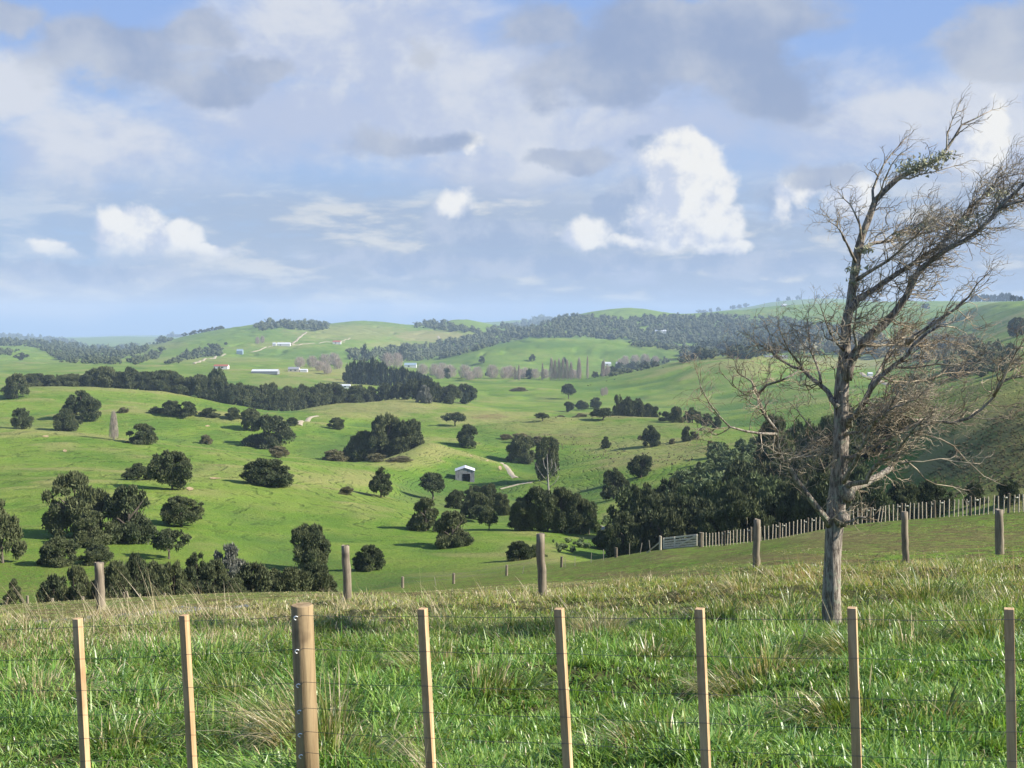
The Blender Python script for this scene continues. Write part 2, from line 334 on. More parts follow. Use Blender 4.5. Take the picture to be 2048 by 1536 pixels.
def ground(x, y, detail=True):
    x = np.atleast_1d(np.asarray(x, float)); y = np.atleast_1d(np.asarray(y, float))
    out = np.empty(len(x))
    for s_ in range(0, len(x), 60000):
        X = x[s_:s_ + 60000]; Y = y[s_:s_ + 60000]; Yc = np.maximum(Y, 1.0)
        fu = np.clip((X / Yc - UG[0]) / (UG[1] - UG[0]), 0, len(UG) - 1.001); iu = fu.astype(int); fr = fu - iu
        out[s_:s_ + 60000] = _pch(iu, Yc) * (1 - fr) + _pch(iu + 1, Yc) * fr
    if detail:
        near = 1 - sstep(y, 26, 42)
        out = out + near * (0.42 * fbm(x / 1.5, y / 1.5, 3) + 0.05 * fbm(x * 2.1, y * 2.1, 2)) * sstep(y, 3, 8)
        out = out + 0.35 * fbm(x / 9, y / 9, 3) * sstep(y, 30, 80)
        out = out + (2.0 * fbm(x / 45, y / 45, 4) + 7.5 * fbm(x / 130 + 2, y / 95, 2)) * sstep(y, 190, 330)
        out = out + 1.1 * fbm(x / 15, y / 13, 3) * sstep(y, 170, 260) * (1 - sstep(y, 1000, 1500))
        rd = np.abs(fbm(x / 120 + 3.3, y / 120, 3)) * 2
        out = out - 5.0 * (1 - sstep(rd, 0.0, 0.22)) * sstep(y, 600, 1100) * (0.4 + 0.6 * sstep(y, 2200, 3200))
        out = out + 16 * fbm(x / 420, y / 420, 4) * sstep(y, 2500, 4200)
        out = out + 34 * fbm(x / 1500, y / 1500, 4) * sstep(y, 9000, 12500)
    return out

# visibility profiles: nearest ground seen through a pixel
LU = np.linspace(-0.62, 0.62, 600); LD = np.geomspace(5.0, 15000.0, 1300)
_x = (LU[:, None] * LD[None, :]).ravel(); _y = np.tile(LD, len(LU))
LV = (ground(_x, _y).reshape(len(LU), len(LD))) / LD[None, :]
LVM = np.maximum.accumulate(LV, axis=1)
def locate(px, py, dmin=None):
    u, v = uv(px, py); u = np.atleast_1d(u); v = np.atleast_1d(v)
    u, v = np.broadcast_arrays(u, v)
    iu = np.clip(np.round((u - LU[0]) / (LU[1] - LU[0])).astype(int), 0, len(LU) - 1)
    k0 = 0 if dmin is None else int(np.searchsorted(LD, dmin))
    out = np.empty(len(u))
    for i in range(len(u)):
        row = LV[iu[i], k0:]; hit = np.nonzero(row >= v[i])[0]
        if len(hit):
            j = hit[0]
            if j > 0:
                t = (v[i] - row[j - 1]) / max(row[j] - row[j - 1], 1e-9); out[i] = LD[k0 + j - 1] + t * (LD[k0 + j] - LD[k0 + j - 1])
            else: out[i] = LD[k0 + j]
        else:
            out[i] = LD[k0 + int(np.argmax(row))]
    X = u * out; Z = ground(X, out)
    return X, out, Z
def spot(px, py, dmin=None):
    X, Y, Z = locate([px], [py], dmin); return Vector((X[0], Y[0], Z[0]))
def gz(x, y): return float(ground([x], [y])[0])

# colour of the land itself: patches of dry, rank, bare ground seen in the photo, put down at their own places
PATCH = [  # px, py, rx, ry, channel (0 dry, 1 lush dark, 2 bare), amount
 (700,665,160,20,0,.55),(860,672,110,14,0,.9),(640,745,120,14,0,.7),(720,762,110,12,0,.8),(560,765,80,12,0,.5),(800,690,100,10,0,.5),
 (760,815,180,24,0,.7),(960,835,140,20,0,.65),(1150,855,220,24,0,.5),(1300,900,170,40,0,.6),(1120,880,130,16,2,.5),(1060,872,70,9,2,.5),(1300,925,120,20,2,.35),(1385,895,60,20,2,.4),(1230,830,120,8,2,.6),(980,833,40,6,2,.8),
 (1700,725,130,16,0,.8),(560,690,80,10,0,.4),(330,690,60,10,0,.4),(270,705,60,10,0,.3),(400,720,200,8,0,.4),
 (1940,900,160,90,0,.8),(2000,850,150,80,0,.85),(1900,960,120,60,2,.25),(2040,900,120,90,2,.35),(1250,1030,80,30,0,.5),(1240,1060,60,20,2,.4),
 (440,870,90,14,1,.5),(300,850,100,20,1,.4),(690,900,120,30,1,.7),(980,880,80,14,1,.7),(1100,920,90,20,1,.4),(440,845,120,12,1,.35),(120,905,160,40,1,.25),
 (300,945,160,20,0,.25),(60,860,40,8,0,.5),(120,895,60,12,0,.45),(1080,690,140,10,1,.6),(1250,705,160,12,1,.5),(620,708,130,14,1,.5),
 (300,1228,330,20,0,.6),(160,1238,150,8,2,.9),(450,1215,120,8,2,.6),(80,1262,130,12,2,.8),(760,1190,160,8,2,.7),(960,1186,160,7,2,.5),(1250,1150,160,9,2,.85),(1130,1170,130,8,0,.7),(1400,1150,160,14,2,.5),(1330,1115,90,8,0,.4),
 (1600,1120,220,16,2,.75),(1800,1085,250,26,2,.7),(1950,1070,160,26,2,.7),(1650,1070,150,12,0,.5),(1300,1075,130,8,0,.6),(1250,1095,90,6,2,.5),(1020,1110,170,7,0,.5),(900,1150,110,7,0,.4),(1200,1075,100,5,0,.6),
]
def land_colour(x, y):
    u = x / np.maximum(y, 1.0); v = ground(x, y) / np.maximum(y, 1.0)
    px, py = unuv(u, v)
    ch = np.zeros((len(x), 3)); 
    n1 = fbm(x / 23, y / 23, 4); n2 = fbm(x / 160 + 9, y / 160, 4); n3 = fbm(x / 6, y / 6, 3)
    for (cx, cy, rx, ry, k, a) in PATCH:
        r2 = ((px - cx) / rx) ** 2 + ((py - cy) / ry) ** 2
        m = sstep(1.0 - r2 + 1.2 * n1 + .7 * n3, 0.0, 0.9) * a
        m = np.where(y > 2, m, 0); ch[:, k] = np.maximum(ch[:, k], m)
    ch[:, 0] = np.maximum(ch[:, 0], sstep(n2 + 0.35 * n1, 0.06, 0.34) * 0.35 * sstep(y, 200, 500))
    ch[:, 1] = np.maximum(ch[:, 1], sstep(-n2 + 0.3 * n1, 0.08, 0.36) * 0.4)
    ch[:, 0] = np.maximum(ch[:, 0], 0.5 * (1 - sstep(y, 40, 55)) * sstep(n1, -0.1, 0.25) * sstep(y, 14, 24))
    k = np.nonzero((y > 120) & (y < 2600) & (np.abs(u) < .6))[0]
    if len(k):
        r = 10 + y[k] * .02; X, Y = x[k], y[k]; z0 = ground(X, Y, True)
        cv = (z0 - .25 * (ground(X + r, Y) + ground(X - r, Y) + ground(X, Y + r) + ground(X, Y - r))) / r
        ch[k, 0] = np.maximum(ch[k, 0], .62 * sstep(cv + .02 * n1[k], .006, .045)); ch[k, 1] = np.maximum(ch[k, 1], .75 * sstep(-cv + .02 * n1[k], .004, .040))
    return ch

def build_ground():
    ny, nx = 1150, 820
    Y = np.concatenate([np.linspace(-24, 1.0, 12)[:-1], np.geomspace(31, 21030, ny) - 30])
    t = np.concatenate([np.linspace(-1.25, -0.50, 60)[:-1], np.linspace(-0.50, 0.50, nx), np.linspace(0.50, 1.25, 60)[1:]])
    XX = (Y[:, None] + 30) * t[None, :]; YY = np.repeat(Y[:, None], len(t), 1)
    x, y = XX.ravel(), YY.ravel(); z = ground(x, y)
    V = np.stack([x, y, z], 1); n, m = len(Y), len(t)
    i = np.arange(n - 1)[:, None] * m + np.arange(m - 1)[None, :]; i = i.ravel()
    Fc = np.stack([i, i + 1, i + m + 1, i + m], 1)
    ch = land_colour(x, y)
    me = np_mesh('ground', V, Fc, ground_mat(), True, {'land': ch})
    return tag(mobj('ground', me), kind='structure')

def mat(name):
    m = bpy.data.materials.new(name); m.use_nodes = True; m.node_tree.nodes.clear()
    return m, NT(m.node_tree)
def finish(m, t, colr, rough=0.8, spec=0.3, bump=None, bdist=0.02, bstr=1.0, transl=None):
    b = t.n.new('ShaderNodeBsdfPrincipled'); t.put(b.inputs['Base Color'], colr if isinstance(colr, bpy.types.NodeSocket) else tuple(colr) + (1,))
    t.put(b.inputs['Roughness'], rough); b.inputs['Specular IOR Level'].default_value = spec
    if bump is not None:
        bn = t.n.new('ShaderNodeBump'); bn.inputs['Distance'].default_value = bdist; bn.inputs['Strength'].default_value = bstr
        t.put(bn.inputs['Height'], bump); t.l.new(bn.outputs[0], b.inputs['Normal'])
    o = t.n.new('ShaderNodeOutputMaterial'); sh = b.outputs[0]
    if transl:
        tr = t.n.new('ShaderNodeBsdfTranslucent'); t.put(tr.inputs[0], colr if isinstance(colr, bpy.types.NodeSocket) else tuple(colr) + (1,))
        mx_ = t.n.new('ShaderNodeMixShader'); mx_.inputs[0].default_value = transl
        t.l.new(sh, mx_.inputs[1]); t.l.new(tr.outputs[0], mx_.inputs[2]); sh = mx_.outputs[0]
    t.l.new(sh, o.inputs['Surface']); return m
def attr(t, name, vec=True):
    n = t.n.new('ShaderNodeAttribute'); n.attribute_name = name; return n.outputs['Color'] if vec else n.outputs['Fac']
def objrand(t): return t.n.new('ShaderNodeObjectInfo').outputs['Random']
def objpos(t): return t.n.new('ShaderNodeTexCoord').outputs['Object']

def ground_mat():
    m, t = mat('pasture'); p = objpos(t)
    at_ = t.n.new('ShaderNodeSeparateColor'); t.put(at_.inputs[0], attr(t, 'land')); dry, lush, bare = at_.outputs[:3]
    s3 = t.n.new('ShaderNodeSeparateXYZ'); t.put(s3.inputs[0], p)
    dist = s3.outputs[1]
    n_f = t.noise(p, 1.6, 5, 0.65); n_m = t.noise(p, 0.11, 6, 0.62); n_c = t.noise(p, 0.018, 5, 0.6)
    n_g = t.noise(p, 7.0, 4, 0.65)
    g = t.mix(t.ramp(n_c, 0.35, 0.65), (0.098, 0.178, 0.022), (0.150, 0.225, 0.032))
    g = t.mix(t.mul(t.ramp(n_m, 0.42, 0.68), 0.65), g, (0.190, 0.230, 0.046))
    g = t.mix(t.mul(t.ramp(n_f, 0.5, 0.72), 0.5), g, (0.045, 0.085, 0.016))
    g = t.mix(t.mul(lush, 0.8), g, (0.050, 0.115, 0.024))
    g = t.mix(t.mul(dry, t.ramp(n_m, 0.2, 0.6, 0.55, 1.0)), g, (0.27, 0.24, 0.095))
    bfac = t.mul(bare, t.ramp(t.add(n_f, t.mul(n_m, 0.6)), 0.62, 0.95, 0.15, 1.0))
    g = t.mix(bfac, g, (0.17, 0.115, 0.060))
    # little sheep-track steps that follow the contours
    wp = t.add(t.mul(s3.outputs[2], 9.0), t.mul(t.noise(p, 0.05, 5, 0.65), 22.0))
    st = t.math('SINE', wp); st = t.mul(t.ramp(st, 0.35, 1.0), t.ramp(t.noise(p, 0.12, 4, 0.6), 0.42, 0.60))
    st = t.mul(st, t.mul(t.ramp(dist, 180.0, 260.0), t.ramp(dist, 1500.0, 900.0)))
    g = t.mix(t.mul(st, 0.34), g, (0.035, 0.050, 0.016))
    tuf = t.n.new('ShaderNodeTexVoronoi'); t.put(tuf.inputs['Vector'], p); tuf.inputs['Scale'].default_value = 0.55
    tf = t.mul(t.ramp(tuf.outputs['Distance'], 0.34, 0.12), t.ramp(n_m, 0.50, 0.60))
    g = t.mix(t.mul(tf, 0.45), g, (0.040, 0.062, 0.018))
    mot = t.noise(p, 1.15, 6, 0.72); nearf = t.ramp(dist, 260.0, 90.0)
    g = t.mix(t.mul(t.mul(t.ramp(mot, 0.46, 0.56), nearf), 0.8), g, (0.125, 0.088, 0.042))
    g = t.mix(t.mul(t.mul(t.ramp(t.noise(p, 2.6, 5, 0.7), 0.50, 0.66), nearf), 0.5), g, (0.030, 0.055, 0.014))
    g = t.mix(t.ramp(dist, 30.0, 20.0), g, t.mix(n_f, (0.040, 0.048, 0.016), (0.075, 0.070, 0.030)))  # thatch under the near grass, coloured extra dark to stand in for shade between blades
    far = t.ramp(dist, 60.0, 400.0)
    h = t.add(t.mul(n_f, 0.34), t.add(t.mul(n_g, 0.06), t.mul(t.add(t.mul(n_m, 1.1), t.add(t.mul(st, -0.4), t.mul(tf, 0.3))), far)))
    return finish(m, t, g, 0.95, 0.08, h, 1.0, 0.9)
GROUND = build_ground()
# ------------------------------------------------------------------ vegetation materials
def leaf_mat(name, c1, c2, c3=None, tr=0.12):
    m, t = mat(name); p = objpos(t)
    n = t.noise(p, 0.22, 4, 0.65); r = objrand(t)
    f = t.add(t.ramp(n, 0.38, 0.62), t.mul(t.sub(r, 0.5), 1.3))
    g = t.mix(t.ramp(f, 0, 1), c1, c2)
    lf = attr(t, 'tone', False)
    g = t.mix(t.mul(lf, 0.6), g, c3 or (0.085, 0.090, 0.034))
    return finish(m, t, g, 0.75, 0.2, transl=tr)
M_TOT = leaf_mat('totara_foliage', (0.052, 0.074, 0.031), (0.110, 0.128, 0.052), (0.21, 0.22, 0.11))
M_PINE = leaf_mat('pine_foliage', (0.034, 0.052, 0.025), (0.052, 0.070, 0.034), (0.095, 0.105, 0.055))
M_BUSH = leaf_mat('bush_foliage', (0.070, 0.105, 0.038), (0.125, 0.160, 0.060), (0.22, 0.24, 0.115))
M_DARK = leaf_mat('dark_foliage', (0.045, 0.065, 0.029), (0.090, 0.106, 0.045), (0.18, 0.185, 0.09))
M_SCRUB = leaf_mat('scrub_foliage', (0.13, 0.13, 0.055), (0.19, 0.165, 0.085), (0.32, 0.27, 0.17))
M_TWIG = leaf_mat('bare_twigs', (0.34, 0.28, 0.24), (0.42, 0.35, 0.30), (0.52, 0.45, 0.39), 0.35)
M_GREY = leaf_mat('grey_foliage', (0.15, 0.155, 0.12), (0.20, 0.20, 0.16), (0.34, 0.33, 0.28), 0.05)
def bark_mat(name, c1, c2, sc=3.0):
    m, t = mat(name); p = objpos(t); n = t.noise(t.vm('MULTIPLY', p, (1, 1, 0.2)), sc, 5, 0.65)
    return finish(m, t, t.mix(t.ramp(n, 0.35, 0.65), c1, c2), 0.9, 0.15, n, 0.05)
M_BARK = bark_mat('grey_brown_bark', (0.08, 0.065, 0.05), (0.17, 0.145, 0.115))
M_PALEWOOD = bark_mat('bleached_wood', (0.34, 0.30, 0.25), (0.52, 0.48, 0.42))

def ico(sub=1):
    import bmesh
    bm = bmesh.new(); bmesh.ops.create_icosphere(bm, subdivisions=sub, radius=1.0)
    V = np.array([v.co[:] for v in bm.verts]); Fc = np.array([[v.index for v in f.verts] for f in bm.faces]); bm.free(); return V, Fc
ICO1, ICO2 = ico(1), ico(2)
def unit(n, g):
    v = g.normal(size=(n, 3)); return v / np.linalg.norm(v, axis=1)[:, None]
def crown_arrays(g, kind='round', nl=46, leaves=3600, ls=0.055, core=0.74):
    """foliage in a box 2 wide, 2 deep, 0..1*h ; returns V, F(tris), tone.  Height 1 = z 0..1, radius 1"""
    # lobe centres inside an envelope
    cs, rs = [], []; ph = g.uniform(0, 6.28, 4)
    lean = g.uniform(-0.12, 0.12, 2)
    while len(cs) < nl:
        z = g.uniform(0.04, 1.0)
        if kind == 'round': prof = math.sqrt(max(0, 1 - ((z - 0.42) / 0.60) ** 2))
        elif kind == 'cone': prof = (1.02 - z) ** 0.62 * (0.75 + 0.25 * min(1, z * 6))
        elif kind == 'dome': prof = math.sqrt(max(0, 1 - (z / 1.02) ** 2.1))
        elif kind == 'umbrella': prof = 0 if z < 0.45 else math.sqrt(max(0, 1 - ((z - 0.68) / 0.34) ** 2))
        elif kind == 'column': prof = 0.95 * min(1, z * 5) * (1.02 - z) ** 0.33
        elif kind == 'pine': prof = (1.04 - z) ** 0.75 * (0.6 + .4 * (math.sin(z * 26) > -0.2))
        r = g.choice([g.uniform(.12, .2), g.uniform(.2, .34)]) * (0.75 if kind in ('cone', 'pine') else 1)
        if prof < 0.08: continue
        rad = prof * (1 - r * 0.8) * g.uniform(0.35, 1.12) ** 0.6; a = g.uniform(0, 2 * math.pi)
        wv = 1 + 0.15 * math.sin(2 * a + ph[0]) + 0.11 * math.sin(3 * a + z * 5 + ph[1])
        cs.append((rad * math.cos(a) * wv + lean[0] * z, rad * math.sin(a) * wv + lean[1] * z, z * (1 - r * 0.45))); rs.append(r * (0.5 + 0.6 * prof))
    cs = np.array(cs); rs = np.array(rs); flat = 0.52 if kind != 'column' else 1.0
    V, Fc, T = [], [], []; n = 0
    # dense hearts so that no light passes the middle
    iv, fi = ICO1
    for c_, r in zip(cs, rs):
        v = iv * (1 + g.uniform(-0.22, 0.22, (len(iv), 1))) * r * core; v = v * (1, 1, flat) + c_
        V.append(v); Fc.append(fi + n); n += len(v); T.append(np.full(len(v), 0.0))
    # leaf sprays on every lobe
    k = g.choice(nl, leaves, p=rs ** 2 / (rs ** 2).sum()); d = unit(leaves, g); d[:, 2] = np.where(g.random(leaves) < 0.68, np.abs(d[:, 2]), d[:, 2])
    pos = cs[k] + d * rs[k][:, None] * np.array([1, 1, flat]) * g.uniform(0.78, 1.12, (leaves, 1))
    out = d + np.array([0, 0, 0.25]) + g.normal(0, 0.45, (leaves, 3)); out /= np.linalg.norm(out, axis=1)[:, None]
    side = np.cross(out, unit(leaves, g)); side /= np.linalg.norm(side, axis=1)[:, None] + 1e-9
    up = np.cross(side, out)
    L = ls * g.uniform(0.6, 1.6, (leaves, 1)); wdt = L * g.uniform(0.32, 0.6, (leaves, 1))
    a = pos - side * wdt - out * L * .3; b = pos + side * wdt - out * L * .3; c_ = pos + out * L * 1.25 + side * wdt * g.uniform(-.8, .8, (leaves, 1)); e = pos + up * wdt * 0.9 + out * L * 0.2
    tv = np.stack([a, b, c_, e], 1).reshape(-1, 3); i = np.arange(leaves) * 4 + n
    Fc.append(np.stack([i, i + 1, i + 2], 1)); Fc.append(np.stack([i, i + 3, i + 2], 1)); Fc.append(np.stack([i + 1, i + 3, i], 1))
    V.append(tv); T.append(np.repeat(np.clip(g.beta(1.2, 2.6, leaves), 0, 1), 4))
    return np.concatenate(V), np.concatenate(Fc), np.concatenate(T)
def twig_arrays(g, kind='round', n=420, ls=0.16):
    """crown of bare twigs, same unit box"""
    z = g.uniform(0.12, 0.98, n); a = g.uniform(0, 6.283, n)
    if kind == 'column': prof = 0.9 * np.minimum(1, z * 5) * (1.02 - z) ** 0.4; out = np.stack([np.cos(a) * .18, np.sin(a) * .18, np.ones(n)], 1); L = ls * 0.6
    else: prof = np.sqrt(np.clip(1 - ((z - 0.5) / 0.52) ** 2, 0, 1)); out = np.stack([np.cos(a) * .7, np.sin(a) * .7, 0.35 + z * 0.7], 1); L = ls
    r = prof * g.uniform(0.0, 1, n) ** 0.55; pos = np.stack([r * np.cos(a), r * np.sin(a), z], 1)
    out = out + g.normal(0, 0.3, (n, 3)); out /= np.linalg.norm(out, axis=1)[:, None]
    side = np.cross(out, unit(n, g)); side /= np.linalg.norm(side, axis=1)[:, None]
    L = L * g.uniform(0.6, 1.5, (n, 1)); w_ = 0.016
    a_ = pos - out * L - side * w_; b = pos - out * L + side * w_; c_ = pos + out * L; i = np.arange(n) * 3
    return np.stack([a_, b, c_], 1).reshape(-1, 3), np.stack([i, i + 1, i + 2], 1), np.repeat(g.random(n), 3)
def trunk_arrays(g, h=1.0, r=0.05, limbs=5, lh=0.35):
    mb = MB(); top = (g.uniform(-.1, .1), g.uniform(-.1, .1), h * 0.8)
    mb.tube([(0, 0, -0.06), (0.01, 0, 0.0), (top[0] * .3, top[1] * .3, lh), top], [r * 1.5, r * 1.15, r * .85, r * .25], 7, 0.06)
    for i in range(limbs):
        a = g.uniform(0, 6.28); z0 = g.uniform(lh * 0.55, lh * 1.6); rr = g.uniform(.45, .75)
        mb.tube([(top[0] * .3, top[1] * .3, z0), (rr * .5 * math.cos(a), rr * .5 * math.sin(a), z0 + .14), (rr * math.cos(a), rr * math.sin(a), z0 + g.uniform(.2, .4))], [r * .55, r * .35, r * .12], 5)
    return mb
PROTO = {}
def proto(key, kind, m, n_var, leaves, nl, ls=0.055, bare=0):
    L = []
    for i in range(n_var):
        g = np.random.default_rng(abs(hash(key)) % 1000 if False else sum(map(ord, key)) * 7 + i)
        if bare: V, Fc, T = twig_arrays(g, kind, bare, ls)
        else: V, Fc, T = crown_arrays(g, kind, nl, leaves, ls)
        # scaled to roughly real size so that noise in object space suits: stored in metres for a 10 m tree
        me = np_mesh('crown', V * 5.0 * np.array([1, 1, 2.0]), Fc, m, False, {'tone': T})
        mb = trunk_arrays(g, 1.0, 0.055 if not bare else 0.035, 5 if kind != 'column' else 0, 0.30)
        V2 = np.concatenate(mb.v) * 5.0 * np.array([1, 1, 2.0]); tm = bpy.data.meshes.new('trunk'); tm.from_pydata(V2.tolist(), [], mb.f); tm.materials.append(M_BARK if not bare else M_PALEWOOD)
        L.append((me, tm))
    PROTO[key] = L
proto('round', 'round', M_TOT, 6, 10000, 44, 0.042)
proto('dome', 'dome', M_TOT, 5, 10000, 44, 0.042)
proto('cone', 'cone', M_TOT, 3, 6500, 46, 0.050)
proto('umbrella', 'umbrella', M_TOT, 2, 3000, 34, 0.055)
proto('dark', 'dome', M_DARK, 4, 4500, 50, 0.055)
proto('bush', 'dome', M_BUSH, 3, 4500, 50, 0.055)
proto('pine', 'pine', M_PINE, 3, 2600, 50, 0.075)
proto('farpine', 'column', M_PINE, 2, 700, 24, 0.10)
proto('far', 'round', M_DARK, 3, 700, 24, 0.10)
proto('scrub', 'dome', M_SCRUB, 2, 3500, 40, 0.06)
proto('grey', 'dome', M_GREY, 1, 4500, 40, 0.055)
proto('poplar', 'column', M_TWIG, 3, 0, 0, 0.16, bare=1300)
proto('willow', 'round', M_TWIG, 3, 0, 0, 0.17, bare=900)
PICK = {}
def tree(px, base, top, wid, key, label, group=None, name=None, d=None, lift=0.0, cat='tree', small=False, X=None):
    """a tree whose foot stands on the land at that place"""
    p = spot(px, base) if d is None else None
    if d is not None:
        u, v = uv(px, base); p = Vector((float(u) * d, d, gz(float(u) * d, d)))
    if X is not None: p = X
    dist = p.y; vt = float(uv(px, top)[1]) * dist
    h = max(vt - p.z, 0.6); rw = wid / F * dist / 2
    PICK[key] = PICK.get(key, -1) + 1
    cm, tm = PROTO[key][PICK[key] % len(PROTO[key])]
    nm = name or {'pine': 'pine_tree', 'farpine': 'pine_tree', 'poplar': 'poplar_tree', 'willow': 'bare_tree', 'bush': 'broadleaf_tree', 'scrub': 'scrub_bush', 'grey': 'grey_tree'}.get(key, 'evergreen_tree')
    o = empty(nm, (p.x, p.y, p.z - 0.1), RNG.uniform(0, 6.28))
    s_ = h / 10.0; o.scale = (rw / 5.0, rw / 5.0, s_)
    tag(o, label, cat, group)
    lf = lift
    c_ = link(bpy.data.objects.new('crown', cm), o); c_.location = (0, 0, lf * 10); c_.scale = (1, 1, 1 - lf)
    t_ = link(bpy.data.objects.new('trunk', tm), o)
    if lf: t_.scale = (1.0, 1.0, 1)
    return o

# ---- single trees one can tell apart: px, foot, top, width, kind, label
T1 = [
 (34,797,746,58,'round','dark round evergreen tree on the left ridge crest at the photo edge'),
 (165,838,780,78,'dome','broad dark evergreen tree standing below the left ridge belt'),
 (134,862,816,50,'dome','small dense evergreen tree tucked in front of the broad one below the left ridge'),
 (45,858,815,38,'round','small dark ball shaped tree at the head of the pale spur path',),
 (281,888,846,66,'dome','low wide olive evergreen tree right of the lone bare poplar'),
 (535,895,828,100,'dome','large dark evergreen tree casting a long shadow across the grassy bowl'),
 (503,862,815,44,'round','tall dark tree behind the left shoulder of the large bowl tree'),
 (673,858,834,38,'dome','small rounded evergreen beside the pale track bend'),
 (345,978,900,84,'round','dark pyramidal evergreen tree on the crest above the left green slope'),
 (278,960,925,60,'dome','low spreading evergreen bush left of the pyramidal crest tree'),
 (537,970,916,110,'dome','wide dome shaped dark evergreen alone on the middle crest'),
 (362,1052,990,80,'round','round evergreen tree alone in the middle of the left green slope'),
 (150,1075,942,118,'round','tallest and broadest evergreen of the big pair on the left slope'),
 (188,1090,1020,92,'dome','lower front evergreen skirt tree under the tallest one on the left slope'),
 (258,1083,968,112,'dome','right hand evergreen of the big pair on the left slope'),
 (5,1126,1000,92,'cone','tall dark conical tree cut by the left photo edge'),
 (118,1130,1072,84,'dome','small dense evergreen in front of the big pair on the left slope'),
 (196,1128,1086,66,'dome','small evergreen between the gully trees and the big pair'),
 (338,1118,1058,74,'umbrella','open evergreen tree rising behind the gully thicket'),
 (618,1140,1046,82,'round','tall evergreen with a pointed neighbour right of the gully thicket'),
 (642,1135,1048,34,'cone','slim pointed tree against the right side of a rounder one'),
 (28,1208,1156,44,'cone','little conical tree alone at the lower left field edge'),
 (736,1140,1088,62,'dome','small spreading tree alone on the lower middle slope'),
 (762,994,934,68,'cone','dark pointed evergreen left of the open tree near the barn'),
 (866,998,946,62,'umbrella','open evergreen tree with a visible trunk below the barn'),
 (695,990,972,36,'scrub','tiny low bush on the green crest left of the pointed evergreen'),
 (852,1062,994,66,'dome','dark tree behind the left shoulder of the lowest slope tree'),
 (905,1092,1020,86,'dome','wide spreading tree lowest on the sunny slope with a shadow to its left'),
 (910,852,824,48,'umbrella','umbrella shaped evergreen on the dry middle ridge with an arched crown'),
 (935,895,848,44,'round','dark evergreen just right of and below the umbrella shaped tree'),
 (1044,924,868,62,'dome','dark evergreen above the barn track with a shadow to its left'),
 (1095,958,872,56,'round','tall dark evergreen directly behind the dead white tree'),
 (1137,798,768,36,'umbrella','lone umbrella shaped tree on the flat paddock in the middle distance'),
 (1085,842,825,30,'umbrella','tiny wind shaped tree alone on the long ridge crest'),
 (1206,840,816,56,'umbrella','flat topped tree on the ridge crest right of the tiny one'),
 (1137,824,802,22,'round','first dark bush of three beside the ridge hollow'),
 (1163,820,800,24,'round','second dark bush of three beside the ridge hollow'),
 (1190,817,794,22,'round','third dark bush of three beside the ridge hollow'),
 (1302,892,850,42,'dome','dark evergreen alone on the rough slope with a shadow to its left'),
 (1212,896,872,20,'dome','very small tree at the centre of the rough tussock slope'),
 (1375,882,852,26,'dome','small bush right of the lone tree on the rough slope'),
 (1282,955,908,52,'round','rounded evergreen standing above the wooded gully'),
 (1398,952,922,18,'dome','tiny round bush beside the upper wooded gully'),
 (1228,998,935,60,'dome','evergreen at the left end of the wooded gully rim'),
 (1190,755,742,14,'far','tiny round tree on the flat green paddock'),
 (1064,723,708,14,'far','dark tree alone on the far smooth green ridge'),
 (963,727,711,14,'far','dark tree alone below the far smooth ridge at its left end'),
 (1228,1100,1048,80,'dome','low dark evergreen just left of and behind the wooden gate'),
 (1037,1120,1080,60,'dome','low dark bush at the valley bottom above the field edge posts'),
 (1072,1114,1088,40,'bush','lighter shrub against the right side of the low valley bottom bush'),
 (1874,658,634,34,'round','dark round tree on the far right hill slope'),
 (2034,672,634,40,'round','dark tree on the right hill at the photo edge'),
 (1852,618,606,20,'far','small tree pair high on the far right green hill'),
 (45,720,705,26,'far','dark tree on the pale far left slope'),
 (452,690,684,8,'far','tiny dark tree alone on the far central hillside'),
 (1038,782,774,40,'scrub','low patch of dark scrub on the flat middle paddock'),
 (780,887,876,14,'dome','tiny bush on the crest right of the great central clump'),
 (1950,1012,962,46,'dome','dark bush behind the batten fence near the right edge'),
 (2018,1008,958,60,'dome','dark bush behind the batten fence at the right photo edge'),
 (555,915,892,50,'scrub','low brownish scrub bush in front of the large bowl tree'),
 (412,888,868,28,'scrub','thin leaning scrub bush left of the large bowl tree'),
 (248,826,814,22,'scrub','small grey scrub bush on the second left ridge'),
]
for a in T1:
    px, b_, tp, wd, key, lab = a[:6]
    cat = 'bush' if ('bush' in lab.split(' in front')[0] or 'shrub' in lab or 'scrub' in lab) and 'tree' not in lab.split(' ')[0:6] else 'tree'
    lf = 0.0 if key in ('dome', 'scrub', 'umbrella', 'bush') else 0.07
    tree(px, b_, tp, wd, key, lab, lift=lf, cat=cat, name='bush' if cat == 'bush' else None)

# ---- clumps and belts: members look alike and carry the clump's label
ORD = ['', 'second ', 'third ', 'fourth ', 'fifth ', 'sixth ', 'seventh ', 'eighth ', 'ninth ', 'tenth '] + ['%dth ' % i for i in range(11, 21)] + ['21st ', '22nd ', '23rd '] + ['%dth ' % i for i in range(24, 60)]
def place(i, n):
    if n == 1: return ''
    if i == 0: return ', leftmost'
    if i == n - 1: return ', rightmost'
    if n == 3: return ', the middle one'
    return ', %sfrom the left' % ORD[i] if i < (n + 1) // 2 else ', %sfrom the right' % ORD[n - 1 - i]
def clump(items, key, label, group, **k):
    label0 = label
    for ii, (px, b_, tp, wd) in enumerate(sorted(items)):
        label = label0 + place(ii, len(items)) if len(items) <= 30 else label0
        kk = key if isinstance(key, str) else key[int(RNG.integers(len(key)))]
        tree(px, b_, tp, wd, kk, label, group, **k)
clump([(725,925,860,70),(770,915,826,76),(800,935,862,90),(745,940,880,76),(815,905,836,60),(715,930,890,60),(790,940,900,80)], 'round', 'dark tree in the great evergreen clump left of the barn', 'great evergreen clump left of the barn', d=628)
